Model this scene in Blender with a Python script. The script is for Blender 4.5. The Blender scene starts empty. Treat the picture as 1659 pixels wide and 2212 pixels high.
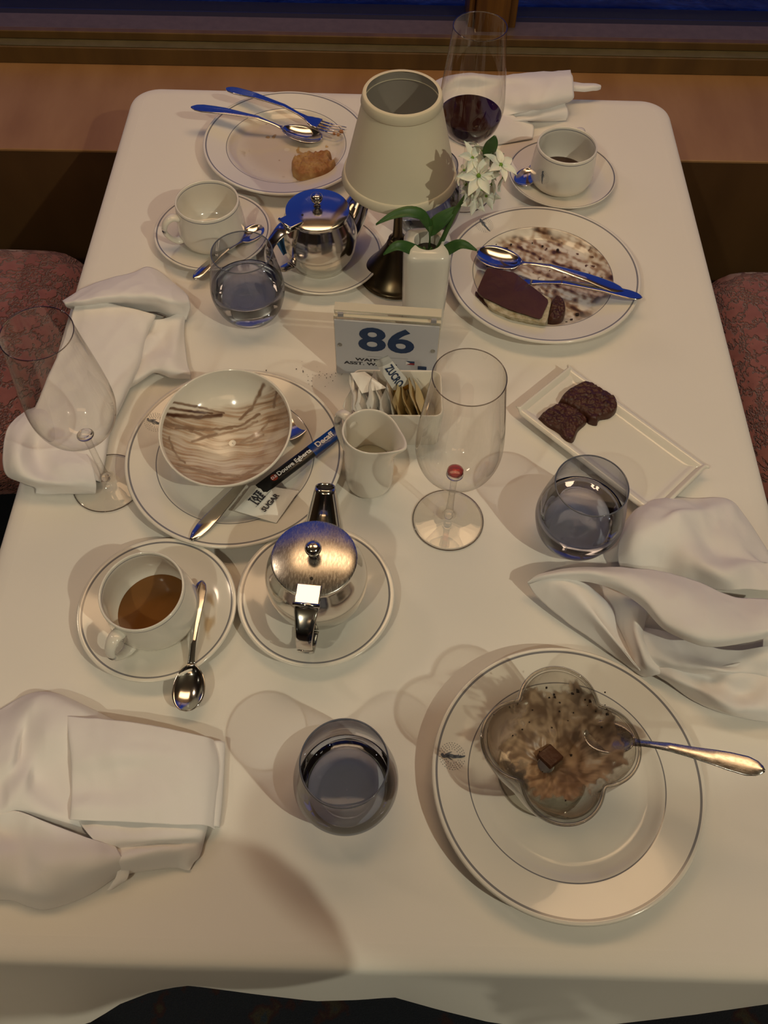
import bpy, math, random
import numpy as np
from mathutils import Vector, Matrix, noise as mnoise
random.seed(7)
R = math.radians
# ------------------------------------------------------------------ camera
FPX, TH, RO, CAM = 1829.0, R(58.55), R(1.43), np.array([0.0, 0.0, 1.55])
_f = np.array([0, math.cos(TH), -math.sin(TH)])
_d0 = np.array([0, -math.sin(TH), -math.cos(TH)])
_x0 = np.array([1.0, 0, 0])
EX = math.cos(RO) * _x0 - math.sin(RO) * _d0
ED = math.cos(RO) * _d0 + math.sin(RO) * _x0
cd = bpy.data.cameras.new('camera')
cam = bpy.data.objects.new('camera', cd)
bpy.context.scene.collection.objects.link(cam)
cd.sensor_fit = 'HORIZONTAL'; cd.sensor_width = 36; cd.lens = 36 * FPX / 1659
cd.clip_start = 0.02; cd.clip_end = 3000
M = Matrix.Identity(4)
for i in range(3):
    M[i][0] = EX[i]; M[i][1] = -ED[i]; M[i][2] = -_f[i]; M[i][3] = CAM[i]
cam.matrix_world = M
bpy.context.scene.camera = cam
# ------------------------------------------------------------------ world, lights, exposure
sc = bpy.context.scene
sc.view_settings.view_transform = 'Standard'; sc.view_settings.look = 'None'
sc.view_settings.exposure = -0.14; sc.view_settings.gamma = 1.0
sc.view_settings.use_curve_mapping = False
sc.cycles.transparent_max_bounces = 40
sc.cycles.max_bounces = 14
sc.cycles.transmission_bounces = 12
sc.cycles.sample_clamp_indirect = 4.0
w = bpy.data.worlds.new('dusk'); sc.world = w; w.use_nodes = True
nt = w.node_tree; nt.nodes.clear()
tc = nt.nodes.new('ShaderNodeTexCoord'); sp = nt.nodes.new('ShaderNodeSeparateXYZ')
cr = nt.nodes.new('ShaderNodeValToRGB'); bg = nt.nodes.new('ShaderNodeBackground'); wo = nt.nodes.new('ShaderNodeOutputWorld')
nt.links.new(tc.outputs['Generated'], sp.inputs[0]); nt.links.new(sp.outputs['Z'], cr.inputs[0])
cr.color_ramp.elements[0].position = 0.0; cr.color_ramp.elements[0].color = (0.030, 0.062, 0.30, 1)
cr.color_ramp.elements[1].position = 0.8; cr.color_ramp.elements[1].color = (0.012, 0.035, 0.25, 1)
nt.links.new(cr.outputs[0], bg.inputs[0]); bg.inputs[1].default_value = 1.0
nt.links.new(bg.outputs[0], wo.inputs[0])

def spot(name, loc, target, power, color, radius, size=150, blend=.6):
    l = bpy.data.lights.new(name, 'SPOT'); l.energy = power; l.color = color
    l.shadow_soft_size = radius; l.spot_size = R(size); l.spot_blend = blend
    o = bpy.data.objects.new(name, l); sc.collection.objects.link(o)
    o.location = loc
    o.rotation_euler = (Vector(target) - Vector(loc)).to_track_quat('-Z', 'Y').to_euler()
    return o
def area(name, loc, rot, sx, sy, power, color):
    l = bpy.data.lights.new(name, 'AREA'); l.shape = 'RECTANGLE'; l.size = sx; l.size_y = sy
    l.energy = power; l.color = color
    o = bpy.data.objects.new(name, l); sc.collection.objects.link(o)
    o.location = loc; o.rotation_euler = rot
    return o
WARM = (1.0, 0.70, 0.42)
spot('ceiling_or_fill_spot', (1.30, -0.75, 2.56), (0.0, 0.5, .75), 62, (1.0, 0.95, 0.72), .018, 160, .2)
spot('ceiling_or_fill_spot', (-0.75, -0.80, 2.56), (0.0, 0.5, .75), 26, (1.0, 0.95, 0.72), .03, 160, .2)
area('ceiling_panel_light', (0.05, 1.22, 2.545), (0, 0, 0), 1.5, .45, 6.4, (1.0, 0.62, 0.32))
area('ceiling_panel_light', (-0.1, -1.3, 2.545), (0, 0, 0), 1.5, .55, 1.7, (1.0, 0.62, 0.34))
spot('ceiling_or_fill_spot', (-1.5, 1.1, 2.56), (-.1, 0.8, .75), 11, (1.0, 0.74, 0.52), .10)  # added fill lamp, no source known, brightens the far left of the cloth
# ------------------------------------------------------------------ helpers
def ray(u, v):
    return _f + EX * (u - 829.5) / FPX + ED * (v - 1106) / FPX
def P(u, v, z=.75):                     # point at height z
    r = ray(u, v); t = (z - CAM[2]) / r[2]; q = CAM + t * r
    return (float(q[0]), float(q[1]), float(z))
def Q(u, v, y):                         # point at depth y
    r = ray(u, v); t = y / r[1]; q = CAM + t * r
    return (float(q[0]), float(y), float(q[2]))
def pr(p):
    d = np.asarray(p) - CAM; Z = d @ _f
    return 829.5 + FPX * (d @ EX) / Z, 1106 + FPX * (d @ ED) / Z
C = sc.collection
MATS = {}
def nodes(name):
    m = bpy.data.materials.new(name); m.use_nodes = True
    nt = m.node_tree; nt.nodes.clear(); out = nt.nodes.new('ShaderNodeOutputMaterial')
    MATS[name] = m
    return m, nt, out
def N(nt, t, **k):
    n = nt.nodes.new(t)
    for a, b in k.items():
        if a.startswith('i_'): n.inputs[a[2:].replace('_', ' ')].default_value = b
        else: setattr(n, a, b)
    return n
def pbsdf(name, col, rough=.5, metal=0., noise=None, bump=None, spec=.5, coat=0., trans=0., ior=1.45, sss=0., emit=None, col2=None, rough_noise=None, sheen=0., bscale=None):
    m, nt, out = nodes(name)
    b = N(nt, 'ShaderNodeBsdfPrincipled')
    b.inputs['Base Color'].default_value = (*col, 1); b.inputs['Roughness'].default_value = rough
    b.inputs['Metallic'].default_value = metal; b.inputs['Specular IOR Level'].default_value = spec
    b.inputs['Coat Weight'].default_value = coat; b.inputs['Coat Roughness'].default_value = .05
    b.inputs['Transmission Weight'].default_value = trans; b.inputs['IOR'].default_value = ior
    b.inputs['Sheen Weight'].default_value = sheen
    if sss: b.inputs['Subsurface Weight'].default_value = sss; b.inputs['Subsurface Scale'].default_value = .004
    if emit: b.inputs['Emission Color'].default_value = (*emit[0], 1); b.inputs['Emission Strength'].default_value = emit[1]
    t = N(nt, 'ShaderNodeTexCoord')
    if noise:                            # (scale, detail, stretch xyz)
        mp = N(nt, 'ShaderNodeMapping'); mp.inputs['Scale'].default_value = noise[2]
        nt.links.new(t.outputs['Object'], mp.inputs[0])
        n = N(nt, 'ShaderNodeTexNoise'); n.inputs['Scale'].default_value = noise[0]; n.inputs['Detail'].default_value = noise[1]
        nt.links.new(mp.outputs[0], n.inputs[0])
        r = N(nt, 'ShaderNodeValToRGB')
        r.color_ramp.elements[0].position = .3; r.color_ramp.elements[1].position = .7
        r.color_ramp.elements[0].color = (*col, 1); r.color_ramp.elements[1].color = (*(col2 or col), 1)
        nt.links.new(n.outputs['Fac'], r.inputs[0]); nt.links.new(r.outputs[0], b.inputs['Base Color'])
        if rough_noise:
            mr = N(nt, 'ShaderNodeMapRange'); mr.inputs['To Min'].default_value = rough_noise[0]; mr.inputs['To Max'].default_value = rough_noise[1]
            nt.links.new(n.outputs['Fac'], mr.inputs[0]); nt.links.new(mr.outputs[0], b.inputs['Roughness'])
    if bump:                             # (scale, strength, distance, type)
        if bump[3] == 'voronoi':
            n = N(nt, 'ShaderNodeTexVoronoi', feature='DISTANCE_TO_EDGE'); n.inputs['Scale'].default_value = bump[0]
            dn = N(nt, 'ShaderNodeTexNoise'); dn.inputs['Scale'].default_value = bump[0] * 1.3
            ad = N(nt, 'ShaderNodeVectorMath', operation='MULTIPLY_ADD')
            ad.inputs[1].default_value = (.05, .05, .05)
            nt.links.new(dn.outputs['Color'], ad.inputs[0]); nt.links.new(t.outputs['Object'], ad.inputs[2])
            nt.links.new(ad.outputs[0], n.inputs['Vector'])
            rr = N(nt, 'ShaderNodeMapRange'); rr.inputs['From Max'].default_value = .12
            nt.links.new(n.outputs['Distance'], rr.inputs[0]); src = rr.outputs[0]
        else:
            n = N(nt, 'ShaderNodeTexNoise'); n.inputs['Scale'].default_value = bump[0]; n.inputs['Detail'].default_value = 5
            nt.links.new(t.outputs['Object'], n.inputs['Vector']); src = n.outputs['Fac']
        bp = N(nt, 'ShaderNodeBump'); bp.inputs['Strength'].default_value = bump[1]; bp.inputs['Distance'].default_value = bump[2]
        nt.links.new(src, bp.inputs['Height']); nt.links.new(bp.outputs[0], b.inputs['Normal'])
    nt.links.new(b.outputs[0], out.inputs[0])
    return m
def thin_glass(name, face, edge, refl=1.0, power=3.0, rough=.01):
    """thin-walled glass: tinted see-through sheet with mirror reflection growing to the grazing angle"""
    m, nt, out = nodes(name)
    lw = N(nt, 'ShaderNodeLayerWeight'); lw.inputs['Blend'].default_value = .5
    pw = N(nt, 'ShaderNodeMath', operation='POWER'); pw.inputs[1].default_value = power
    nt.links.new(lw.outputs['Facing'], pw.inputs[0])
    mx = N(nt, 'ShaderNodeMix', data_type='RGBA'); mx.inputs[6].default_value = (*face, 1); mx.inputs[7].default_value = (*edge, 1)
    nt.links.new(pw.outputs[0], mx.inputs[0])
    tr = N(nt, 'ShaderNodeBsdfTransparent'); nt.links.new(mx.outputs[2], tr.inputs[0])
    gl = N(nt, 'ShaderNodeBsdfGlossy'); gl.inputs['Roughness'].default_value = rough
    fr = N(nt, 'ShaderNodeFresnel'); fr.inputs['IOR'].default_value = 1.5
    ml = N(nt, 'ShaderNodeMath', operation='MULTIPLY', use_clamp=True); ml.inputs[1].default_value = refl
    # same reflectance from both sides of the thin wall
    geo = N(nt, 'ShaderNodeNewGeometry'); lf = N(nt, 'ShaderNodeMath', operation='POWER'); lf.inputs[1].default_value = 4.0
    nt.links.new(lw.outputs['Facing'], lf.inputs[0])
    ad = N(nt, 'ShaderNodeMath', operation='MULTIPLY_ADD'); ad.inputs[1].default_value = .85; ad.inputs[2].default_value = .06
    nt.links.new(lf.outputs[0], ad.inputs[0]); nt.links.new(ad.outputs[0], ml.inputs[0])
    ms = N(nt, 'ShaderNodeMixShader'); nt.links.new(ml.outputs[0], ms.inputs[0])
    nt.links.new(tr.outputs[0], ms.inputs[1]); nt.links.new(gl.outputs[0], ms.inputs[2])
    nt.links.new(ms.outputs[0], out.inputs[0])
    return m
def ring_mat(name, col, rings, line=(.20, .21, .26), rough=.12):
    """glazed china with thin painted rings at given radii (m) round the local z axis; rings: (radius, half width)"""
    m, nt, out = nodes(name)
    b = N(nt, 'ShaderNodeBsdfPrincipled'); b.inputs['Roughness'].default_value = rough; b.inputs['Coat Weight'].default_value = .3
    t = N(nt, 'ShaderNodeTexCoord'); s = N(nt, 'ShaderNodeSeparateXYZ'); nt.links.new(t.outputs['Object'], s.inputs[0])
    cb = N(nt, 'ShaderNodeCombineXYZ'); nt.links.new(s.outputs[0], cb.inputs[0]); nt.links.new(s.outputs[1], cb.inputs[1])
    ln = N(nt, 'ShaderNodeVectorMath', operation='LENGTH'); nt.links.new(cb.outputs[0], ln.inputs[0])
    prev = None
    for rr, hw in rings:
        c = N(nt, 'ShaderNodeMath', operation='COMPARE'); c.inputs[1].default_value = rr; c.inputs[2].default_value = hw
        nt.links.new(ln.outputs['Value'], c.inputs[0])
        if prev is None: prev = c.outputs[0]
        else:
            a = N(nt, 'ShaderNodeMath', operation='MAXIMUM'); nt.links.new(prev, a.inputs[0]); nt.links.new(c.outputs[0], a.inputs[1]); prev = a.outputs[0]
    up = N(nt, 'ShaderNodeNewGeometry'); 
    mx = N(nt, 'ShaderNodeMix', data_type='RGBA'); mx.inputs[6].default_value = (*col, 1); mx.inputs[7].default_value = (*line, 1)
    if prev is not None: nt.links.new(prev, mx.inputs[0])
    else: mx.inputs[0].default_value = 0
    nt.links.new(mx.outputs[2], b.inputs['Base Color']); nt.links.new(b.outputs[0], out.inputs[0])
    return m
CH = (.78, .74, .66)
def cup_mat(name):
    m, nt, out = nodes(name)
    b = N(nt, 'ShaderNodeBsdfPrincipled'); b.inputs['Roughness'].default_value = .12; b.inputs['Coat Weight'].default_value = .3
    t = N(nt, 'ShaderNodeTexCoord'); s = N(nt, 'ShaderNodeSeparateXYZ'); nt.links.new(t.outputs['Object'], s.inputs[0])
    c = N(nt, 'ShaderNodeMath', operation='COMPARE'); c.inputs[1].default_value = .0582; c.inputs[2].default_value = .0006
    nt.links.new(s.outputs[2], c.inputs[0])
    mx = N(nt, 'ShaderNodeMix', data_type='RGBA'); mx.inputs[6].default_value = (*CH, 1); mx.inputs[7].default_value = (.2, .21, .25, 1)
    nt.links.new(c.outputs[0], mx.inputs[0]); nt.links.new(mx.outputs[2], b.inputs['Base Color']); nt.links.new(b.outputs[0], out.inputs[0])
    return m
def stain_mat(name, light, dark, rough=.25):
    """thin sauce film: see-through where attribute 'a' is 0, colour from light to dark by attribute 'd'"""
    m, nt, out = nodes(name)
    b = N(nt, 'ShaderNodeBsdfPrincipled'); b.inputs['Roughness'].default_value = rough
    a = N(nt, 'ShaderNodeAttribute', attribute_name='a'); d = N(nt, 'ShaderNodeAttribute', attribute_name='d')
    mx = N(nt, 'ShaderNodeMix', data_type='RGBA'); mx.inputs[6].default_value = (*light, 1); mx.inputs[7].default_value = (*dark, 1)
    nt.links.new(d.outputs['Fac'], mx.inputs[0]); nt.links.new(mx.outputs[2], b.inputs['Base Color'])
    tr = N(nt, 'ShaderNodeBsdfTransparent'); ms = N(nt, 'ShaderNodeMixShader')
    nt.links.new(a.outputs['Fac'], ms.inputs[0]); nt.links.new(tr.outputs[0], ms.inputs[1]); nt.links.new(b.outputs[0], ms.inputs[2])
    nt.links.new(ms.outputs[0], out.inputs[0])
    return m
def wood(name, c1, c2, scale=(1, 14, 1), rough=.4, nscale=3.):
    return pbsdf(name, c1, rough, noise=(nscale, 6, scale), col2=c2, spec=.4)

pbsdf('linen', (.80, .76, .70), .9, bump=(900, .12, .0004, 'noise'), sheen=.15)
pbsdf('napkin', (.83, .80, .78), .9, bump=(700, .15, .0004, 'noise'), sheen=.2)
pbsdf('china', CH, .12, coat=.3)
cup_mat('cup_china')
pbsdf('steel', (.66, .64, .60), .13, 1.0)
pbsdf('steel_worn', (.66, .63, .58), .2, 1.0, noise=(220, 8, (1, 3, 1)), col2=(.58, .55, .50), rough_noise=(.10, .42))
pbsdf('bronze', (.10, .075, .045), .28, 1.0)
pbsdf('dark_hole', (.02, .015, .01), .6)  # near-black paint standing in for the shade inside openings
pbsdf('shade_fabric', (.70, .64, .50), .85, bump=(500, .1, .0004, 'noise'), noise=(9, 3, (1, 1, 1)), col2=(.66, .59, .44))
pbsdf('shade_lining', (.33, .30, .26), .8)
pbsdf('vase_china', (.74, .71, .64), .18, coat=.4)
pbsdf('leaf', (.045, .12, .022), .45, noise=(60, 3, (1, 1, 1)), col2=(.03, .085, .02))
pbsdf('stem_green', (.05, .11, .025), .5)
pbsdf('petal', (.80, .80, .70), .6, sss=.2)
pbsdf('flower_heart', (.16, .30, .03), .6)
thin_glass('wine_glass', (.97, .965, .955), (.60, .56, .52), 1.0, 4.0)
thin_glass('blue_glass', (.74, .76, .82), (.16, .18, .28), 1.0, 2.6)
thin_glass('clear_dish', (.93, .925, .90), (.42, .38, .32), 1.5, 3.0)
thin_glass('acrylic', (.93, .92, .88), (.75, .74, .70), 1.4, 2.0)
thin_glass('window_glass', (.96, .97, .97), (.9, .9, .9), .6)
pbsdf('solid_glass', (1, 1, 1), 0.0, trans=1.0, ior=1.5)
pbsdf('rim_glass', (.10, .11, .14), .05, spec=.8)
pbsdf('water', (.93, .96, 1), 0.0, trans=1.0, ior=1.33)
pbsdf('wine', (.022, .002, .003), .05, coat=.3)
pbsdf('coffee', (.20, .085, .022), .08)
pbsdf('coffee_dark', (.05, .022, .010), .35)
pbsdf('tea_paper', (.02, .10, .26), .5)
pbsdf('chocolate_glaze', (.060, .022, .011), .30, noise=(25, 3, (1, 1, 1)), col2=(.085, .032, .018), bump=(40, .5, .003, 'noise'))
pbsdf('brownie', (.040, .012, .007), .38, noise=(80, 6, (1, 1, 1)), col2=(.075, .025, .014), bump=(160, .8, .002, 'noise'))
pbsdf('dark_crumb', (.018, .008, .004), .7)
pbsdf('sponge', (.30, .24, .12), .8, noise=(130, 6, (1, 1, 1)), col2=(.62, .57, .44), bump=(220, 1., .002, 'noise'))
pbsdf('pastry', (.55, .36, .15), .6, noise=(50, 4, (1, 1, 1)), col2=(.30, .10, .025), bump=(120, .8, .002, 'noise'))
pbsdf('cream_crumb', (.75, .68, .48), .6)
pbsdf('paper_white', (.86, .85, .81), .6, bump=(160, .5, .001, 'noise'))
pbsdf('paper_beige', (.62, .50, .27), .65, bump=(160, .4, .001, 'noise'))
pbsdf('paper_orange', (.50, .24, .03), .6)
pbsdf('paper_stripe', (.55, .55, .53), .6)
pbsdf('ink', (.02, .02, .03), .5)
pbsdf('ink_grey', (.30, .30, .32), .5)
pbsdf('card_white', (.52, .53, .57), .35)
pbsdf('navy_ink', (.015, .04, .11), .4)
pbsdf('flag_red', (.30, .03, .04), .4)
pbsdf('emblem_ink', (.12, .14, .17), .3)
pbsdf('foil_black', (.006, .006, .007), .28, bump=(90, .5, .001, 'noise'))
pbsdf('foil_blue', (.006, .045, .24), .25, bump=(90, .5, .001, 'noise'))
pbsdf('foil_navy', (.004, .012, .05), .25)
pbsdf('badge_red', (.28, .03, .015), .4)
pbsdf('print_white', (.75, .75, .75), .4)
wood('wood_ledge', (.27, .135, .050), (.35, .19, .080), (1.2, .35, 1), .42, 14.)
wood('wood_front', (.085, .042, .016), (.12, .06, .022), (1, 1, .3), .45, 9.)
wood('wood_trim', (.085, .045, .014), (.13, .07, .02), (6, 1, 1), .45, 4.)
wood('wood_mullion', (.17, .075, .014), (.09, .038, .01), (12, 1, .6), .4, 6.)
wood('wood_wall', (.10, .05, .02), (.15, .08, .035), (1, 1, .25), .45, 5.)
pbsdf('strip_dull', (.12, .095, .045), .7, noise=(40, 5, (1, 1, 1)), col2=(.09, .07, .03))
pbsdf('sill_purple', (.085, .06, .062), .6, noise=(60, 5, (1, 1, 1)), col2=(.11, .078, .08))
pbsdf('ceiling_paint', (.42, .35, .26), .7)
pbsdf('wall_paint', (.25, .20, .14), .8)
pbsdf('panel_glow', (1, .8, .55), .5, emit=((1.0, .66, .36), 1.9))
pbsdf('lamp_glow', (1, .9, .75), .5, emit=((1.0, .90, .72), 30.0))
pbsdf('brass_trim', (.45, .33, .15), .3, 1.0)
pbsdf('chair_fabric', (.25, .085, .070), .6, noise=(50, 3, (1, 1, 1)), col2=(.32, .115, .095), bump=(26, 1.0, .006, 'voronoi'), sheen=.3)
pbsdf('chair_wood', (.09, .045, .02), .35)
pbsdf('sea', (.003, .006, .028), .12, bump=(.6, .6, .4, 'noise'))
def carpet():
    m, nt, out = nodes('carpet')
    b = N(nt, 'ShaderNodeBsdfPrincipled'); b.inputs['Roughness'].default_value = .95
    t = N(nt, 'ShaderNodeTexCoord'); n = N(nt, 'ShaderNodeTexNoise'); n.inputs['Scale'].default_value = 14; n.inputs['Detail'].default_value = 7
    v = N(nt, 'ShaderNodeTexVoronoi'); v.inputs['Scale'].default_value = 9
    nt.links.new(t.outputs['Object'], n.inputs[0]); nt.links.new(t.outputs['Object'], v.inputs[0])
    r = N(nt, 'ShaderNodeValToRGB'); e = r.color_ramp.elements; r.color_ramp.interpolation = 'EASE'
    e[0].position = .0; e[0].color = (.010, .020, .024, 1); e[1].position = .56; e[1].color = (.012, .016, .026, 1)
    for p_, c_ in ((.60, (.035, .010, .010)), (.64, (.05, .04, .02)), (.68, (.02, .035, .05)), (.74, (.08, .06, .04))):
        q = e.new(p_); q.color = (*c_, 1)
    nt.links.new(n.outputs['Fac'], r.inputs[0])
    h = N(nt, 'ShaderNodeTexNoise'); h.inputs['Scale'].default_value = 500; nt.links.new(t.outputs['Object'], h.inputs[0])
    mr = N(nt, 'ShaderNodeMix', data_type='RGBA', blend_type='MULTIPLY'); mr.inputs[0].default_value = .8
    nt.links.new(r.outputs[0], mr.inputs[6]); nt.links.new(h.outputs['Fac'], mr.inputs[7])
    nt.links.new(mr.outputs[2], b.inputs['Base Color'])
    bp = N(nt, 'ShaderNodeBump'); bp.inputs['Strength'].default_value = .6; bp.inputs['Distance'].default_value = .004
    nt.links.new(h.outputs['Fac'], bp.inputs['Height']); nt.links.new(bp.outputs[0], b.inputs['Normal'])
    nt.links.new(b.outputs[0], out.inputs[0])
carpet()

class MB:
    def __init__(s): s.v = []; s.f = []
    def add(s, vs, fs):
        o = len(s.v); s.v += [tuple(map(float, p)) for p in vs]; s.f += [tuple(i + o for i in f) for f in fs]; return s
    def lathe(s, prof, n=64, rf=None, c=(0, 0, 0)):
        vs = []; m = len(prof)
        for i in range(n):
            a = 2 * math.pi * i / n
            for j, (r, z) in enumerate(prof):
                k = rf(a, j, r) if rf else r
                vs.append((c[0] + k * math.cos(a), c[1] + k * math.sin(a), c[2] + z))
        fs = []
        for i in range(n):
            for j in range(m - 1):
                a, b = i * m + j, ((i + 1) % n) * m + j
                fs.append((a, b, b + 1, a + 1))
        return s.add(vs, fs)
    def disc(s, r, z, n=48, rf=None, c=(0, 0)):
        vs = [(c[0], c[1], z)] + [(c[0] + (rf(2 * math.pi * i / n) if rf else r) * math.cos(2 * math.pi * i / n), c[1] + (rf(2 * math.pi * i / n) if rf else r) * math.sin(2 * math.pi * i / n), z) for i in range(n)]
        return s.add(vs, [(0, i + 1, (i + 1) % n + 1) for i in range(n)])
    def box(s, lo, hi):
        x0, y0, z0 = lo; x1, y1, z1 = hi
        return s.add([(x0, y0, z0), (x1, y0, z0), (x1, y1, z0), (x0, y1, z0), (x0, y0, z1), (x1, y0, z1), (x1, y1, z1), (x0, y1, z1)],
                     [(0, 3, 2, 1), (4, 5, 6, 7), (0, 1, 5, 4), (1, 2, 6, 5), (2, 3, 7, 6), (3, 0, 4, 7)])
    def grid(s, g):                       # g: rows x cols x 3
        g = np.asarray(g); r, c = g.shape[:2]
        return s.add(g.reshape(-1, 3), [(i * c + j, i * c + j + 1, (i + 1) * c + j + 1, (i + 1) * c + j) for i in range(r - 1) for j in range(c - 1)])
    def tube(s, path, rad, n=12, flat=None, up=(0, 0, 1), cap=True):
        path = [Vector(p) for p in path]; k = len(path); vs = []
        for i, p in enumerate(path):
            t = (path[min(i + 1, k - 1)] - path[max(i - 1, 0)]).normalized()
            u = Vector(up); sd = t.cross(u)
            if sd.length < 1e-4: sd = t.cross(Vector((0, 1, 0)))
            sd.normalize(); nn = sd.cross(t).normalized()
            ra = rad[i] if hasattr(rad, '__len__') else rad
            rb = ra if flat is None else (flat[i] if hasattr(flat, '__len__') else flat)
            for j in range(n):
                a = 2 * math.pi * j / n
                vs.append(p + sd * (ra * math.cos(a)) + nn * (rb * math.sin(a)))
        fs = [(i * n + j, i * n + (j + 1) % n, (i + 1) * n + (j + 1) % n, (i + 1) * n + j) for i in range(k - 1) for j in range(n)]
        if cap: fs += [tuple(range(n))[::-1], tuple((k - 1) * n + j for j in range(n))]
        return s.add(vs, fs)
    def ball(s, c, r, n=14, sz=1.0):
        prof = [(max(1e-5, r * math.sin(math.pi * j / 8)), -r * sz * math.cos(math.pi * j / 8)) for j in range(9)]
        return s.lathe(prof, n, c=c)
    def mesh(s, name):
        me = bpy.data.meshes.new(name); me.from_pydata(s.v, [], s.f); me.validate(); me.update(); return me
    def build(s, name, mat, parent=None, smooth=True, loc=None, rot=None, bevel=0., sub=0, solid=0., angle=None):
        me = s.mesh(name); me.materials.append(MATS[mat])
        if smooth:
            for p in me.polygons: p.use_smooth = True
        o = bpy.data.objects.new(name, me); C.objects.link(o)
        if parent: o.parent = parent
        if loc: o.location = loc
        if rot: o.rotation_euler = rot
        if solid:
            md = o.modifiers.new('solid', 'SOLIDIFY'); md.thickness = solid; md.offset = -1
        if bevel:
            md = o.modifiers.new('bevel', 'BEVEL'); md.width = bevel; md.segments = 3; md.limit_method = 'ANGLE'; md.angle_limit = R(40)
        if sub:
            md = o.modifiers.new('sub', 'SUBSURF'); md.levels = sub; md.render_levels = sub
        if smooth and (angle or bevel):
            try: me.set_sharp_from_angle(angle=R(angle or 50))
            except Exception: pass
        return o
def tag(o, label=None, cat=None, group=None, kind=None):
    if label: o['label'] = label
    if cat: o['category'] = cat
    if group: o['group'] = group
    if kind: o['kind'] = kind
    return o
def thing(name, label, cat, loc=(0, 0, 0), rot=(0, 0, 0), group=None):
    o = bpy.data.objects.new(name, None); o.empty_display_size = .02; C.objects.link(o)
    o.location = loc; o.rotation_euler = rot
    return tag(o, label, cat, group)
def struct(o): o['kind'] = 'structure'; return o
def local(root_loc, p): return (p[0] - root_loc[0], p[1] - root_loc[1], p[2] - root_loc[2])
def spline(pts, n):
    """Catmull-Rom through pts (k x d) -> n samples"""
    p = np.asarray(pts, float); k = len(p)
    e = np.vstack([2 * p[0] - p[1], p, 2 * p[-1] - p[-2]])
    out = []
    for q in np.linspace(0, k - 1 - 1e-9, n):
        i = int(q); t = q - i; a, b, c, d = e[i], e[i + 1], e[i + 2], e[i + 3]
        out.append(.5 * (2 * b + (c - a) * t + (2 * a - 5 * b + 4 * c - d) * t * t + (3 * b - a - 3 * c + d) * t ** 3))
    return np.array(out)
def spline2(g, nr, nc):
    g = np.asarray(g, float)
    a = np.stack([spline(row, nc) for row in g])
    return np.stack([spline(a[:, j], nr) for j in range(a.shape[1])], axis=1)
def text(body, size, mat, parent, M4, bold=0., name='lettering', sx=1., align='CENTER'):
    cu = bpy.data.curves.new(name, 'FONT'); cu.body = body; cu.size = size; cu.align_x = align; cu.align_y = 'CENTER'
    cu.offset = bold; cu.resolution_u = 4
    t = bpy.data.objects.new('tmp', cu); C.objects.link(t)
    bpy.context.view_layer.update()
    me = bpy.data.meshes.new_from_object(t.evaluated_get(bpy.context.evaluated_depsgraph_get()))
    C.objects.unlink(t); bpy.data.objects.remove(t)
    me.materials.clear(); me.materials.append(MATS[mat]); me.name = name
    o = bpy.data.objects.new(name, me); C.objects.link(o); o.parent = parent
    o.matrix_local = M4 @ Matrix.Diagonal((sx, 1, 1, 1))
    return o
def fn(x, y, z=0.): return mnoise.noise(Vector((x, y, z)))      # -1..1

# ------------------------------------------------------------------ room
RX, RY0, RY1, RZ = 3.6, -4.2, 1.72, 2.62
struct(MB().box((-RX, RY0, -.1), (RX, RY1 + .1, 0)).build('floor', 'carpet', smooth=False))
struct(MB().box((-RX, RY0, RZ), (RX, RY1 + .1, RZ + .1)).build('ceiling', 'ceiling_paint', smooth=False))
struct(MB().box((-RX - .1, RY0, 0), (-RX, RY1 + .1, RZ)).build('wall_left', 'wood_wall', smooth=False))
struct(MB().box((RX, RY0, 0), (RX + .1, RY1 + .1, RZ)).build('wall_right', 'wood_wall', smooth=False))
struct(MB().box((-RX, RY0 - .1, 0), (RX, RY0, RZ)).build('wall_back', 'wall_paint', smooth=False))
# the window wall turns a touch against the table
WROT = R(-0.45)
def wob(mb, name, mat, bevel=0.): 
    o = mb.build(name, mat, smooth=False, rot=(0, 0, 0), bevel=bevel); o.rotation_euler = (0, 0, -WROT * 1.6); return struct(o)
LZ = .60
wob(MB().box((-RX, 1.322, LZ - .006), (RX, 1.60, LZ)), 'trim_1', 'wood_ledge', .002)       # ledge top
wob(MB().box((-RX, 1.324, 0), (RX, 1.40, LZ - .0065)), 'wall_front', 'wood_front')           # its face
wob(MB().box((-RX, 1.583, LZ), (RX, 1.64, LZ + .0325)), 'trim_2', 'wood_trim', .002)
wob(MB().box((-RX, 1.586, LZ + .0326), (RX, 1.64, LZ + .0345)), 'trim_3', 'strip_dull', .0006)
wob(MB().box((-RX, 1.606, LZ + .0346), (RX, 1.62, LZ + .0500)), 'trim_4', 'wood_trim', .002)
wob(MB().box((-RX, 1.6205, LZ + .0346), (RX, 1.670, LZ + .0488)), 'trim_5', 'sill_purple', .002)
wob(MB().box((-RX, 1.6705, 0), (RX, 1.74, LZ + .040)), 'wall_far', 'dark_hole')
wob(MB().box((-RX, 1.66, 2.28), (RX, 1.80, RZ)), 'trim_6', 'wood_wall')
k = 0
mx = [-2.92, -1.36, .20, 1.76, 3.32]
for i, x in enumerate(mx):
    m = MB().box((x - .030, 1.632, LZ + .03), (x + .034, 1.66, 2.28)).box((x - .042, 1.648, LZ + .03), (x - .0305, 1.75, 2.28)).box((x + .0345, 1.648, LZ + .03), (x + .050, 1.75, 2.28)).box((x - .03, 1.66, LZ + .03), (x + .034, 1.75, 2.28))
    wob(m, 'trim_%d' % (7 + i), 'wood_mullion', .003)
for i in range(4):
    g = MB().box((mx[i] + .0505, 1.700, LZ + .0405), (mx[i + 1] - .043, 1.703, 2.279))
    wob(g, 'window_%d' % (i + 1), 'window_glass')
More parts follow.
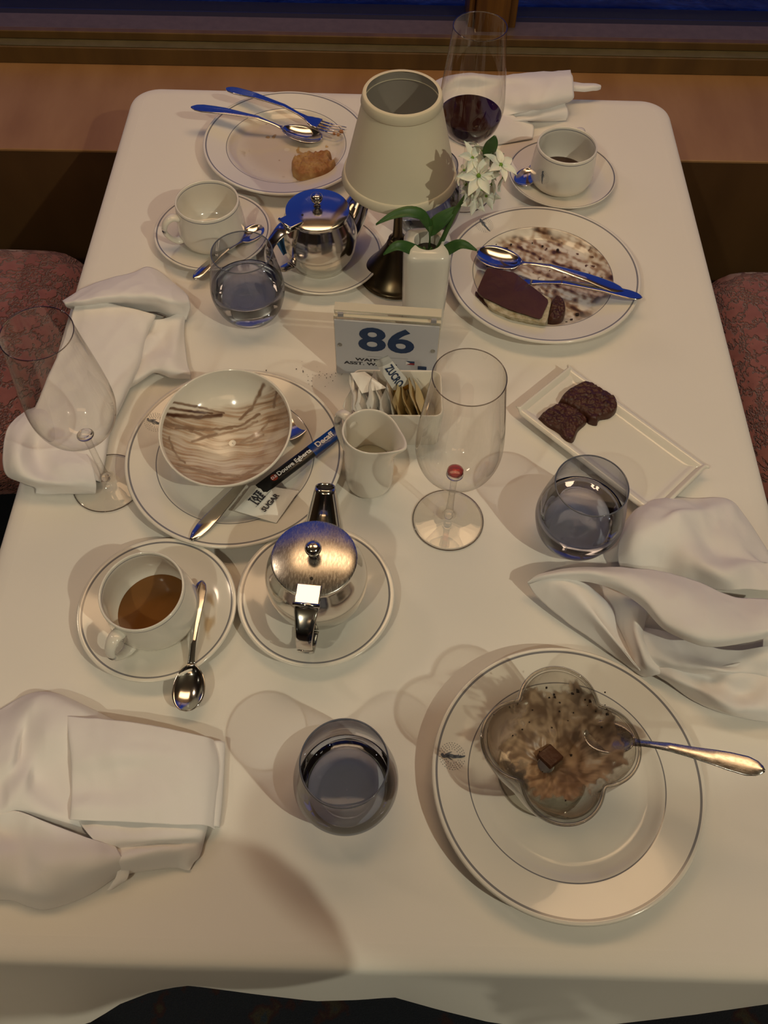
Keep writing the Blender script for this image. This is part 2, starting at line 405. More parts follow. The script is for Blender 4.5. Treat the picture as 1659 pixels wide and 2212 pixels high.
o = MB().box((-600, 2.2, -6.2), (600, 1500, -6)).build('sea', 'sea', smooth=False); struct(o)
# ceiling light panels, and unseen downlights mostly added for sparkle
for i, (x, y) in enumerate(((.05, 1.22), (-.1, -1.3))):
    t = thing('ceiling_light', ['wide glowing rectangular ceiling panel over the table, nearest the window', 'wide glowing rectangular ceiling panel further from the window'][i], 'ceiling light', (x, y, RZ), group='ceiling light panels')
    MB().box((-.75, -.275, -.05), (.75, .275, -.04)).build('diffuser', 'panel_glow', t, smooth=False)
    MB().box((-.79, -.315, -.06), (-.75, .315, 0)).box((.75, -.315, -.06), (.79, .315, 0)).box((-.75, .275, -.06), (.75, .315, 0)).box((-.75, -.315, -.06), (.75, -.275, 0)).build('frame', 'brass_trim', t, smooth=False)
for i, (x, y) in enumerate(((1.3, -.75), (1.35, -2.6), (-.75, -.8), (-1.5, 1.1), (2.6, .9), (-2.7, .2), (2.4, -1.9), (-2.5, -2.2))):
    t = thing('downlight', 'unseen small round ceiling downlight with a brass ring', 'ceiling light', (x, y, RZ), group='round downlights in the ceiling')
    MB().lathe([(.05, 0), (.05, -.012), (.036, -.012), (.034, 0)], 24).build('ring', 'brass_trim', t)
    MB().disc(.034, -.004, 20).build('lens', 'lamp_glow', t)

# ------------------------------------------------------------------ table and cloth
TX0, TX1, TY0, TY1 = -.415, .435, .040, 1.275
tb = thing('dining_table', 'rectangular dining table hidden under the white cloth', 'table', (0, .65, 0))
MB().box((TX0 + .012, TY0 - .65 + .012, .705), (TX1 - .012, TY1 - .65 - .012, .735)).build('tabletop', 'chair_wood', tb, smooth=False)
MB().lathe([(.0001, 0), (.28, 0), (.28, .02), (.06, .05), (.045, .1), (.045, .7), (.12, .705), (.0001, .705)], 32).build('pedestal', 'chair_wood', tb)
def perim(x):            # rounded rectangle perimeter: list of (x,y,nx,ny,side param)
    pts = []; r = x
    cs = [(TX1 - r, TY0 + r, -90), (TX1 - r, TY1 - r, 0), (TX0 + r, TY1 - r, 90), (TX0 + r, TY0 + r, 180)]
    segs = [((TX0 + r, TY0), (TX1 - r, TY0), (0, -1)), ((TX1, TY0 + r), (TX1, TY1 - r), (1, 0)), ((TX1 - r, TY1), (TX0 + r, TY1), (0, 1)), ((TX0, TY1 - r), (TX0, TY0 + r), (-1, 0))]
    for k in range(4):
        a, b, n = segs[k]; m = 60 if k % 2 == 0 else 80
        for i in range(m):
            t = i / m; pts.append((a[0] + (b[0] - a[0]) * t, a[1] + (b[1] - a[1]) * t, n[0], n[1]))
        cx, cy, a0 = cs[k]
        for i in range(12):
            an = R(a0 + 90 * i / 12); pts.append((cx + r * math.cos(an), cy + r * math.sin(an), math.cos(an), math.sin(an)))
    return pts
pm = perim(.045)
HEM = [P(u, v, .60)[:2] for u, v in ((-60, 2250), (100, 2235), (200, 2203), (260, 2165), (330, 2138), (400, 2125), (440, 2129), (560, 2145), (680, 2159), (780, 2156), (850, 2150), (950, 2178), (1060, 2205), (1150, 2216), (1280, 2214), (1400, 2200), (1500, 2188), (1659, 2165), (1760, 2150))]
def hem_y(x):
    xs = [h[0] for h in HEM]; ys = [h[1] for h in HEM]
    return float(np.interp(x, xs, ys))
rings = []
DR = .15
prof = [(-.022, 0), (-.014, -.0006), (-.008, -.0020), (-.0035, -.0045), (-.0005, -.0085), (.001, -.016)] + [(None, -t) for t in np.linspace(.026, DR, 12)]
rows = []
for (x, y, nx, ny) in pm:
    row = []
    s = math.atan2(y - .65, x)
    for off, dz in prof:
        if off is None:
            t = (-dz - .016) / (DR - .016)
            if ny < -.7:
                fl = (TY0 - hem_y(x)) * t ** 1.2 + .0015
            else:
                fl = .0015 + t * (.03 + .022 * math.sin(x * 21 + y * 19) + .01 * math.sin(x * 47 - y * 39))
        else: fl = off
        row.append((x + nx * fl, y + ny * fl, .75 + dz))
    rows.append(row)
mb = MB(); nP = len(pm); m_ = len(prof)
mb.add([p for r_ in rows for p in r_], [(i * m_ + j, i * m_ + j + 1, ((i + 1) % nP) * m_ + j + 1, ((i + 1) % nP) * m_ + j) for i in range(nP) for j in range(m_ - 1)])
# the top: strip fan towards a centre line with soft creases
ce = []
for f_ in (.93, .8, .6, .35, .1):
    ce.append([((x + nx * -.022 - .01) * f_ + .01 , (y + ny * -.022 - .657) * f_ + .657, .75 + .0006 * fn(x * 9 * f_, y * 9 * f_)) for (x, y, nx, ny) in pm])
vs = [r_[0] for r_ in rows] + [p for c_ in ce for p in c_] + [(.01, .657, .75)]
fs = []
for k in range(len(ce)):
    for i in range(nP):
        a, b = k * nP + i, k * nP + (i + 1) % nP
        fs.append((a, b, b + nP, a + nP))
L_ = len(ce) * nP
fs += [(L_ + i, L_ + (i + 1) % nP, len(vs) - 1) for i in range(nP)]
mb.add(vs, fs)
tag(mb.build('tablecloth', 'linen'), 'long white cloth draped over the dining table with a wavy hem', 'tablecloth')

# ------------------------------------------------------------------ chairs
def chair(loc, rz, label):
    t = thing('dining_chair', label, 'chair', loc, (0, 0, rz), 'mauve dining chairs')
    s = MB()
    g = []                                        # cushion: front at +x
    n = 28
    for i in range(n + 1):
        row = []
        for j in range(n + 1):
            u, v = i / n * 2 - 1, j / n * 2 - 1
            e = (abs(u) ** 12 + abs(v) ** 12) ** (1 / 12)
            q = max(abs(u), abs(v)) / max(e, 1e-6)
            px, py = u * q * .225, v * q * .235
            z = .47 - .045 * min(1.06, e) ** 16 + .008 * (1 - u * u) * (1 - v * v)
            row.append((px, py, z))
        g.append(row)
    s.grid(g)
    s.lathe([(.001, .40), (.2, .40)], 8)
    e_ = [(u, v) for u, v in []]
    c = s.build('seat', 'chair_fabric', t, solid=.03)
    MB().box((-.205, -.215, .37), (.205, .215, .415)).build('seat_frame', 'chair_wood', t, smooth=False, bevel=.006)
    for sx in (-1, 1):
        for sy in (-1, 1):
            MB().tube([(sx * .19, sy * .2, 0), (sx * .185, sy * .195, .37)], [.014, .02], 10).build('leg', 'chair_wood', t)
    bk = [(-.215, y, z) for y, z in ()]
    b = MB(); gg = []
    for i in range(15):
        gg.append([(-.235 - .05 * (i / 14) + .015 * math.cos(v * 1.5), v * .22 * (1 - .12 * (i / 14) ** 4), .52 + .42 * i / 14 - .03 * (i / 14) ** 6 * v * v) for v in np.linspace(-1, 1, 15)])
    b.grid(gg).build('backrest', 'chair_fabric', t, solid=.05)
    for sy in (-1, 1): MB().tube([(-.2, sy * .205, .38), (-.225, sy * .215, .6), (-.27, sy * .2, .93)], [.016, .016, .014], 10).build('back_post', 'chair_wood', t)
    return t
chair((-.775, .955, 0), 0, 'mauve embossed dining chair beside the crumpled napkin at the left edge')
chair((.800, .945, 0), math.pi, 'mauve embossed dining chair on the right side, past the rectangular plate')

# ------------------------------------------------------------------ china
def plate_z(r, Rr):
    q = r / Rr
    return float(np.interp(q, [0, .60, .66, .72, .97, 1], [.0045, .005, .0085, .0135, .0205, .020]))
def plate(loc, Rr, label):
    t = thing('dinner_plate', label, 'plate', loc)
    pf = [(.0005, .0015), (.50 * Rr, .0015), (.52 * Rr, 0), (.56 * Rr, 0), (.60 * Rr, .0025), (.72 * Rr, .0095), (.98 * Rr, .0165), (Rr * 1.0, .0185), (Rr * .996, .0205), (Rr * .985, .0210)]
    for q in (.97, .94, .90, .85, .8, .76, .735, .72, .70, .68, .66, .64, .62, .60, .55, .45, .3, .1, .004): pf.append((q * Rr, plate_z(q * Rr, Rr)))
    nm = 'plate_china_%d' % int(Rr * 1e4)
    if nm not in MATS: ring_mat(nm, CH, [(.962 * Rr, .0010), (.725 * Rr, .00055)], line=(.22, .215, .225))
    MB().lathe(pf, 160).build('body', nm, t)
    return t
def emblem(parent, loc, ang, sc_=1., sfun=None, name='emblem', tiltn=None):
    """printed round emblem of dots with a dark slanting figure"""
    m = MB()
    def dot(x, y, r, n=6, sx=1., sy=1., a=0.):
        m.add([(x, y, 0)] + [(x + r * (sx * math.cos(q) * math.cos(a) - sy * math.sin(q) * math.sin(a)), y + r * (sx * math.cos(q) * math.sin(a) + sy * math.sin(q) * math.cos(a)), 0) for q in np.linspace(0, 2 * math.pi, n, endpoint=False)],
              [(0, i + 1, (i + 1) % n + 1) for i in range(n)])
    for k, (rr, nn) in enumerate(((.0122, 30), (.0103, 26), (.0084, 22), (.0065, 15))):
        for i in range(nn):
            a = 2 * math.pi * (i + .5 * (k % 2)) / nn
            if abs(math.sin(a)) * rr < .0022: continue
            dot(rr * math.cos(a), rr * math.sin(a), .00042)
    dot(.0095, .0004, .0016); dot(.006, .0010, .0026, 10, 1.5, .55, .3); dot(.0005, .0, .0042, 12, 1.2, .42, -.05); dot(-.005, -.0006, .0045, 10, 1.1, .3, .1)
    dot(-.0095, -.0012, .0026, 8, 1.3, .35, .4); dot(.003, .0022, .0035, 8, 1.2, .12, -.3); dot(.004, -.002, .0035, 8, 1.2, .12, .5)
    m.v = [(x * sc_, y * sc_, z) for x, y, z in m.v]
    o = m.build(name, 'emblem_ink', parent, smooth=False)
    o.matrix_local = Matrix.Translation(loc) @ (tiltn or Matrix.Identity(4)) @ Matrix.Rotation(ang, 4, 'Z')
    return o
def rim_emblem(t, wpx, Rr, ang):
    w = P(*wpx, t.location.z + .018); x, y = w[0] - t.location.x, w[1] - t.location.y
    r = math.hypot(x, y); a = math.atan2(y, x)
    tl = Matrix.Rotation(a, 4, 'Z') @ Matrix.Rotation(-math.atan2(.007, .25 * Rr), 4, 'Y') @ Matrix.Rotation(-a, 4, 'Z')
    emblem(t, (x, y, plate_z(r, Rr) + .0006), ang, 1.0, tiltn=tl)
ZT = .7508
pA = plate((.1731, .2010, ZT), .1242, 'large white dinner plate under the glass dessert dish')
pB = plate((-.1693, .5493, ZT), .1222, 'white dinner plate under the tilted bowl and coffee stick')
pC = plate((.2012, .8532, ZT), .1270, 'white dinner plate with chocolate smears and the cake piece')
pD = plate((-.1577, 1.1127, ZT), .1215, 'white dinner plate with pastry leftovers at the far table end')
rim_emblem(pA, (977, 1633), .1242, R(174)); rim_emblem(pB, (336, 912), .1222, R(160)); rim_emblem(pC, (1046, 487), .1270, R(120))
ring_mat('saucer_china', CH, [(.0750, .0009)], line=(.22, .215, .225))
def sau_z(r): return float(np.interp(r, [0, .026, .030, .045, .06, .0745, .0795], [.0045, .0045, .0065, .0085, .0110, .0155, .0165]))
def saucer(loc, label, Rr=.0790):
    t = thing('saucer', label, 'saucer', loc)
    pf = [(.0005, .002), (.038, .002), (.039, 0), (.043, 0), (.046, .0025), (.07, .0105), (Rr - .0005, .0145), (Rr, .0158), (Rr - .0012, .0168)]
    for r_ in (.0760, .0740, .07, .065, .06, .055, .05, .045, .04, .035, .0315, .030, .028, .026, .02, .01, .0005): pf.append((r_, sau_z(r_)))
    MB().lathe(pf, 120).build('body', 'saucer_china', t)
    return t
sBL = (-.2271, .3600, ZT); sTN = (-.0674, .3794, ZT); sFC = (-.2422, .9214, ZT); sTF = (-.0894, .8831, ZT); sR = (.2446, 1.0603, ZT)
saucer(sBL, 'saucer under the cup half full of milky coffee', .0800); saucer(sTN, 'saucer under the worn steel teapot with the raised spout', .0805)
saucer(sFC, 'saucer under the empty cup beside the far plate'); saucer(sTF, 'saucer under the small steel teapot with a tea tag'); saucer(sR, 'saucer under the cup with a printed emblem', .0775)
def strap(mb, path, wd, th, n=10):
    """flat strap swept in its own plane"""
    return mb.tube(spline(path, 28), spline([[w_] for w_ in wd], 28)[:, 0], n, flat=spline([[t_] for t_ in th], 28)[:, 0])
def cup(loc, rz, label, liquid=None, level=.02, handle_a=0., tilt=None):
    t = thing('coffee_cup', label, 'cup', loc)
    if tilt: t.rotation_euler = tilt
    pf = [(.0005, .0025), (.023, .0025), (.025, 0), (.028, .0005), (.0370, .0035), (.0430, .010), (.0452, .0185), (.0449, .029), (.0434, .045), (.0416, .0575), (.0418, .060), (.0412, .0622), (.0400, .0625), (.0391, .0610),
          (.0400, .052), (.0416, .035), (.0420, .022), (.038, .0105), (.027, .0062), (.0005, .0055)]
    MB().lathe(pf, 96).build('body', 'cup_china', t)
    h = MB(); strap(h, [(.0425, 0, .050), (.051, 0, .0535), (.0605, 0, .0475), (.0635, 0, .036), (.058, 0, .0235), (.050, 0, .0165), (.0440, 0, .0165)], [.0075, .0068, .0055, .005, .005, .006, .0075], [.0042, .0036, .0034, .0033, .0033, .0036, .004], 14)
    h.build('handle', 'china', t, rot=(0, 0, handle_a))
    if liquid:
        rl = float(np.interp(level, [.0062, .011, .022, .035], [.027, .038, .0418, .0416]))
        MB().disc(rl, level, 64).build('coffee', liquid, t)
    return t
def ang(c, px, z):
    w = P(*px, z); return math.atan2(w[1] - c[1], w[0] - c[0])
CZ = ZT + .0046
cBL = cup((sBL[0] + .001, sBL[1] - .003, CZ), 0, 'white cup with milky coffee left in the bottom', 'coffee', .0130, ang(sBL, (262, 1390), .785), tilt=(R(3), R(-4), 0))
cFC = cup((sFC[0] + .001, sFC[1] - .004, CZ), 0, 'empty white cup beside the far plate', None, 0, ang(sFC, (372, 500), .785))
cR = cup((sR[0] - .003, sR[1] - .008, CZ), 0, 'white cup with a printed emblem and dark coffee dregs', 'coffee_dark', .0150, R(62))
# emblem wrapped on the cup's side
ea = ang((cR.location.x, cR.location.y), (1193, 366), .79)
em = emblem(cR, (0, 0, 0), 0, .85)
me = em.data
for v in me.vertices:
    x, y = v.co.x, v.co.y
    aa = ea + (-y) / .0438; v.co = Vector((.0452 * math.cos(aa), .0452 * math.sin(aa), .033 + x))
# ------------------------------------------------------------------ stained films
def film(name, parent, mat, pts, afun, off=.0004, rows=None):
    """pts: rows x cols x 3 local grid on a surface; afun(world xyz, px, py) -> (alpha, dark)"""
    g = np.asarray(pts, float); r_, c_ = g.shape[:2]
    mw = parent.matrix_world if parent.matrix_world != Matrix.Identity(4) else Matrix.Translation(parent.location)
    mw = Matrix.LocRotScale(parent.location, parent.rotation_euler, None)
    A = np.zeros((r_, c_)); D = np.zeros((r_, c_))
    for i in range(r_):
        for j in range(c_):
            wv = mw @ Vector(g[i, j]); px, py = pr((wv.x, wv.y, wv.z))
            A[i, j], D[i, j] = afun(px, py)
    keep = {}; vs = []; fs = []; av = []; dv = []
    def vid(i, j):
        if (i, j) not in keep:
            keep[(i, j)] = len(vs); q = g[i, j]; vs.append((q[0], q[1], q[2] + off)); av.append(min(1, max(0, A[i, j]))); dv.append(min(1, max(0, D[i, j])))
        return keep[(i, j)]
    for i in range(r_ - 1):
        for j in range(c_ - 1):
            if max(A[i, j], A[i + 1, j], A[i, j + 1], A[i + 1, j + 1]) > .02:
                fs.append((vid(i, j), vid(i, j + 1), vid(i + 1, j + 1), vid(i + 1, j)))
    me = bpy.data.meshes.new(name); me.from_pydata(vs, [], fs); me.update(); me.materials.append(MATS[mat])
    for nm, va in (('a', av), ('d', dv)):
        at = me.attributes.new(nm, 'FLOAT', 'POINT'); at.data.foreach_set('value', va)
    for p in me.polygons: p.use_smooth = True
    o = bpy.data.objects.new(name, me); C.objects.link(o); o.parent = parent
    return o
def seg_d(px, py, pl):
    best = 1e9
    for (x0, y0), (x1, y1) in zip(pl[:-1], pl[1:]):
        dx, dy = x1 - x0, y1 - y0; t = max(0, min(1, ((px - x0) * dx + (py - y0) * dy) / (dx * dx + dy * dy + 1e-9)))
        best = min(best, math.hypot(px - x0 - t * dx, py - y0 - t * dy))
    return best
def sm(a, b, x):
    t = max(0., min(1., (x - a) / (b - a))); return t * t * (3 - 2 * t)
stain_mat('choc_film', (.52, .33, .20), (.060, .016, .006), .3)
stain_mat('mousse_film', (.52, .36, .23), (.070, .024, .009), .4)
stain_mat('cream_film', (.62, .40, .14), (.35, .17, .04), .4)
def polar(Rf, zf, n1, n2, r0=.004, c=(0, 0)):
    return [[(c[0] + (r0 + (Rf - r0) * i / n1) * math.cos(a), c[1] + (r0 + (Rf - r0) * i / n1) * math.sin(a), zf(r0 + (Rf - r0) * i / n1)) for a in np.linspace(0, 2 * math.pi, n2)] for i in range(n1 + 1)]
def polar_fn(cR_): return cR_
# plate C: chocolate smears
def aC(px, py):
    e = math.hypot((px - 1190) / 160, (py - 595) / 108)
    m = 1 - sm(.75, 1.05, e + .25 * fn(px * .03, py * .03, 1.5))
    if m <= 0: return 0, 0
    q = (px - 1190) * .92 + (py - 595) * .38; p = -(px - 1190) * .38 + (py - 595) * .92
    s = fn(q * .016 + .6 * fn(q * .03, p * .03, 2), p * .055, 3) * .6 + fn(q * .05, p * .16, 7) * .45 + .35 * fn(q * .11, p * .11, 5)
    blob = sm(.42, .52, fn(px * .075, py * .10, 9.2)) * (1 if py < 600 else .6)
    a = m * max(.06 + sm(-.30, .35, s) * .82, blob)
    return a, max(.15 + .85 * sm(.0, .50, s), blob)
film('chocolate_smear', pC, 'choc_film', polar(.092, lambda r: plate_z(r, .127), 110, 330), aC)
def aD(px, py):
    m = 1 - sm(.7, 1.0, math.hypot((px - 635) / 125, (py - 310) / 85))
    s = fn(px * .035, py * .05, 4.1) + .5 * fn(px * .1, py * .14, 2)
    base = .13 * m
    return (max(base, .75 * m * sm(.42, .62, s))), sm(.5, .9, s) * .8
film('cream_residue', pD, 'cream_film', polar(.086, lambda r: plate_z(r, .1215), 70, 200), aD)
def aSau(px, py):
    s = fn(px * .06, py * .03, 4.1)
    m = 1 - sm(.6, 1., math.hypot((px - 452) / 16, (py - 1330) / 60))
    return .45 * m * sm(-.2, .3, s), .2
film('coffee_drip', bpy.data.objects['saucer'], 'cream_film', polar(.07, sau_z, 50, 160, .03), aSau)
# ------------------------------------------------------------------ bowl on plate B
bl = thing('dessert_bowl', 'white bowl streaked with chocolate sauce, tilted on its plate', 'bowl', (-.171, .557, .7735), (R(8), R(-3), 0))
bpf = [(.0005, .003), (.026, .003), (.028, 0), (.031, .0005), (.036, .004), (.052, .013), (.064, .026), (.0705, .039), (.0725, .0445), (.0720, .0462), (.0708, .0462), (.0698, .0445)]
def bz(r): return float(np.interp(r, [0, .02, .035, .045, .055, .062, .067, .0698], [.0065, .0072, .0105, .0150, .0215, .0285, .0365, .0440]))
for r_ in (.067, .062, .055, .045, .035, .02, .0005): bpf.append((r_, bz(r_)))
MB().lathe(spline(bpf, 70).tolist(), 120).build('body', 'china', bl)
STR = [([(365, 882), (420, 890), (460, 893)], 3, 1), ([(362, 896), (430, 902), (478, 897)], 4.5, 1), ([(370, 868), (430, 880), (485, 893)], 2.5, .8),
       ([(520, 905), (545, 880), (570, 832)], 4, .7), ([(590, 880), (597, 850), (600, 838)], 3, .75), ([(380, 925), (450, 930), (520, 920), (560, 895)], 3, .7), ([(360, 915), (430, 928), (500, 926)], 3, .7),
       ([(415, 955), (450, 942), (470, 938)], 3.5, .8), ([(410, 930), (450, 945), (530, 925), (555, 910)], 3, .55), ([(365, 945), (380, 985), (400, 1000)], 3, .6),
       ([(385, 1005), (450, 1022), (520, 1030), (570, 1005)], 4, .5), ([(520, 955), (560, 935), (590, 900)], 3, .45), ([(480, 965), (540, 955), (570, 940)], 3, .5)]
def aB(px, py):
    ln = py - (872 + (-12 * (px - 490) / 130) - 48 * sm(540, 600, px))
    m = sm(0, 22, ln + 10 * fn(px * .04, py * .02)) if ln > -30 else 0
    cx, cy = 500, 700
    rr = math.hypot(px - cx, (py - cy) * 1.12); an = math.atan2(py - cy, px - cx)
    wr_ = rr + 8 * fn(px * .02, py * .02, 4.); s = fn(wr_ * .085, an * 1.6, 2.) * .55 + fn(wr_ * .26, an * 3.0, 5.) * .5 + .3 * fn(px * .03, py * .03, 7)
    a = m * (.16 + .62 * sm(-.35, .50, s)); d = .06 + .60 * sm(.05, .70, s)
    for pl, w_, k in STR:
        q = seg_d(px + 3 * fn(px * .08, py * .08), py + 2 * fn(px * .1, py * .1, 3), pl)
        e = (1 - sm(w_ * .3, w_ * 1.7, q)) * (.85 + .3 * fn(px * .025, py * .09, 6))
        if e > 0: a = max(a, e * (.5 + .5 * k)); d = max(d, e * k)
    # cleaner patch in the middle
    c = 1 - sm(.4, 1., math.hypot((px - 470) / 60, (py - 975) / 26)); a *= 1 - .55 * c
    return a, d
film('chocolate_streaks', bl, 'choc_film', polar(.0690, bz, 130, 420), aB)

# ------------------------------------------------------------------ cutlery
def spoon_grid(L, bw, bl_, hw, nw, depth, arc=1.):
    """spoon mesh along +x: handle tip at 0, bowl tip at L"""
    n = 90; g = []
    for i in range(n + 1):
        x = L * i / n; xb = L - bl_
        if x < xb:
            q = x / xb
            wv = np.interp(q, [0, .015, .05, .12, .25, .55, .85, .95, 1], [.0, .35 * hw, .75 * hw, hw, .95 * hw, .55 * hw, nw, nw * 1.05, nw * 1.5])
        else:
            q = (x - xb) / bl_
            wv = bw * math.sqrt(max(0, 1 - ((q - .56) / (.56 if q < .56 else .44)) ** 2)) ** (1.0) if q > .02 else nw * 1.5
            wv = max(wv, nw * 1.5 * max(0, 1 - q * 4))
        lift = np.interp(x / L, [0, .25, .5, .62, .72, 1], [.004, .009, .010, .006, .0015, .0012]) * (L / .17) * arc
        row = []
        for v in np.linspace(-1, 1, 15):
            z = lift
            if x >= xb:
                q = (x - xb) / bl_
                z += depth * (v * v - 1) * math.sin(math.pi * min(1, q * 1.02)) ** .7 * .95 + .0
            else: z -= .0004 * v * v * 2
            row.append((x, v * wv, z))
        g.append(row)
    return g
def orient(A, B, roll=0.):
    """matrix: local +x from B (handle tip) to A (far end), z up-ish"""
    A, B = Vector(A), Vector(B); x = (A - B); L = x.length; x.normalize()
    y = Vector((0, 0, 1)).cross(x).normalized(); z = x.cross(y)
    m = Matrix((( x.x, y.x, z.x, B.x), (x.y, y.y, z.y, B.y), (x.z, y.z, z.z, B.z), (0, 0, 0, 1)))
    return m @ Matrix.Rotation(roll, 4, 'X'), L
def spoon(name, A, B, label, mat='steel', bw=.016, bl_=.05, hw=.0075, depth=.006, roll=0., flip=False, group=None, arc=1.):
    m, L = orient(A, B, roll + (math.pi if flip else 0))
    t = thing(name, label, 'spoon'); t.matrix_world = m; t.location = m.to_translation(); t.rotation_euler = m.to_euler()
    g = np.array(spoon_grid(L, bw, bl_, hw, .0022, depth, arc)); n = 91
    k = int(n * (1 - bl_ / L))
    MB().grid(g[:k + 1]).build('handle', mat, t, solid=.0016)
    MB().grid(g[k:]).build('bowl', mat, t, solid=.0012)
    return t
def fork(A, B, label, tines=True):
    m, L = orient(A, B)
    t = thing('fork', label, 'fork'); t.location = m.to_translation(); t.rotation_euler = m.to_euler()
    hl = .062; xb = L - hl; g = []
    lift = lambda x: float(np.interp(x / L, [0, .25, .5, .64, .74, .85, 1], [.003, .009, .010, .005, .0015, .0015, .0055]))
    for i in range(61):
        x = xb * i / 60; q = i / 60
        wv = np.interp(q, [0, .015, .05, .12, .25, .6, .9, 1], [0, .0028, .006, .0078, .0073, .004, .0026, .0045])
        g.append([(x, v * wv, lift(x)) for v in np.linspace(-1, 1, 9)])
    MB().grid(g).build('handle', 'steel', t, solid=.0016)
    hd = []
    for i in range(13):
        q = i / 12; x = xb + .022 * q
        wv = np.interp(q, [0, .3, .7, 1], [.0045, .0085, .0115, .012]); hd.append([(x, v * wv, lift(x)) for v in np.linspace(-1, 1, 9)])
    MB().grid(hd).build('head', 'steel', t, solid=.0014)
    for k_ in range(4):
        y = -.0096 + .0064 * k_
        MB().tube([(xb + .021, y * 1.02, lift(xb + .021) - .0006), (xb + .04, y, lift(xb + .04) - .0006), (L, y, lift(L))], [.0019, .0016, .0008], 8, flat=[.0008, .0008, .0005]).build('tine', 'steel', t)
    return t
spoon('spoon', P(697, 300, .7600), P(414, 238, .7850), 'dessert spoon on the pastry plate, lying across the fork', bw=.0195, bl_=.062, hw=.0085, depth=.008)
fork(P(742, 290, .7645), P(488, 196, .7830), 'dessert fork with food on its tines on the pastry plate')
spoon('spoon', P(1030, 545, .7745), P(1345, 636, .7740), 'dessert spoon resting its bowl on the chocolate cake plate', bw=.0205, bl_=.062, hw=.0085, depth=.008, flip=False)
fork(P(1045, 600, .7620), P(1386, 648, .7740), 'fork on the cake plate, its tines under the cake')
spoon('teaspoon', P(566, 488, .7640), P(420, 606, .7615), 'teaspoon on the far saucer seen through the blue tumbler', bw=.014, bl_=.042, hw=.0065)
spoon('teaspoon', P(402, 1538, .7640), P(437, 1258, .7700), 'teaspoon with its bowl off the saucer, near the folded napkin', 'steel', bw=.0160, bl_=.046, hw=.0060)
spoon('teaspoon', P(662, 890, .7615), P(413, 1166, .7735), 'long spoon reaching out from under the tilted bowl', bw=.0165, bl_=.050, hw=.0075, arc=-.12, depth=.0045)
spoon('teaspoon', P(1123, 402, .7680), P(1196, 288, .7740), 'small dark teaspoon tucked beside the emblem cup', bw=.0150, bl_=.040, hw=.0055, depth=.0045, arc=.6)

# ------------------------------------------------------------------ teapots
def arc_handle():
    return [(.0405, 0, .0835), (.052, 0, .0845), (.064, 0, .079), (.0755, 0, .069), (.0790, 0, .052), (.0745, 0, .034), (.062, 0, .0225), (.0465, 0, .0215)]
def teapot(loc, rz, label, mat, s=1., mat_lid=None):
    t = thing('teapot', label, 'teapot', loc, (0, 0, rz)); t.scale = (s, s, s)
    pf = [(.0005, .001), (.034, .001), (.0355, 0), (.0368, .002), (.0372, .007), (.0405, .012), (.0460, .022), (.0487, .0310), (.0483, .0318), (.0490, .0325), (.0503, .045), (.0497, .056), (.0470, .067), (.0430, .0765), (.0405, .0825), (.0405, .0850), (.0395, .0855)]
    MB().lathe(spline(pf, 90).tolist(), 96).build('body', mat, t)
    lp = [(.0408, .0845), (.0410, .0862), (.0400, .0873), (.033, .0893), (.022, .0915), (.010, .0928), (.0005, .0932)]
    lid = MB().lathe(spline(lp, 30).tolist(), 96).build('lid', mat_lid or mat, t)
    kp = [(.0055, .0925), (.0038, .0955), (.0036, .0985), (.0062, .1005), (.0078, .1040), (.0074, .1075), (.0048, .1100), (.0005, .1108)]
    MB().lathe(spline(kp, 30).tolist(), 32).build('knob', mat, lid)
    MB().disc(.0016, .0915, 12, c=(.024, .001)).build('vent_hole', 'dark_hole', lid)
    MB().box((.030, -.0115, .0893), (.0500, .0115, .0912)).build('hinge', mat, t, bevel=.0009)
    MB().tube([(.0505, -.0125, .0895), (.0505, .0125, .0895)], .0021, 12).build('hinge_pin', mat, t)
    h = MB(); strap(h, arc_handle(), [.0115, .0115, .0095, .0080, .0078, .0072, .0070, .0075], [.0012] * 8, 12)
    h.build('handle', mat, t)
    sp_ = MB(); pth = spline([(-.040, 0, .036), (-.055, 0, .050), (-.068, 0, .068), (-.080, 0, .088)], 16)
    sp_.tube(pth, spline([[.0225], [.0190], [.0142], [.0090]], 16)[:, 0], 28, flat=spline([[.021], [.0165], [.0125], [.0082]], 16)[:, 0], cap=False)
    so = sp_.build('spout', mat, t, solid=.001)
    m_ = MB(); e = Vector(pth[-1]) - Vector(pth[-2]); m_.tube([Vector(pth[-1]) - e * .5, Vector(pth[-1]) - e * .4], [.0082, .0082], 24, flat=[.0077, .0077])
    m_.build('spout_mouth', 'dark_hole', so)  # dark plug painted as the shade inside the spout
    return t
teapot((-.0650, .3800, ZT + .0047), ang(sTN, (655, 1420), .79), 'worn steel teapot on the saucer beside the milky coffee cup', 'steel', 1.0, 'steel_worn')
tp2 = teapot((-.0930, .8760, ZT + .0047), R(-140), 'small polished steel teapot with a blue tea tag, near the lampshade', 'steel', .98)
# tea tag hanging over the handle
tg = thing('tea_tag', 'blue paper tea tag hanging from the far teapot handle', 'tea tag', (tp2.location.x, tp2.location.y, .75))
yb = .805
q = [Q(591, 520, yb), Q(616, 510, yb - .002), Q(632, 540, yb - .003), Q(612, 552, yb - .004)]
ZC = (tp2.location.x, tp2.location.y, .75)
tagq = [P(592, 517, .806), P(611, 507, .806), P(630, 537, .787), P(612, 552, .787)]
gg = [[local(ZC, tuple(np.array(tagq[0]) * (1 - a) * (1 - b) + np.array(tagq[1]) * a * (1 - b) + np.array(tagq[2]) * a * b + np.array(tagq[3]) * (1 - a) * b)) for a in (0, .33, .66, 1)] for b in np.linspace(0, 1, 6)]
MB().grid(gg).build('tag_paper', 'tea_paper', tg, solid=.0005)
MB().tube([local(ZC, P(601, 512, .807)), local(ZC, P(612, 490, .832)), local(ZC, P(640, 470, .842))], .0004, 6).build('string', 'paper_white', tg)

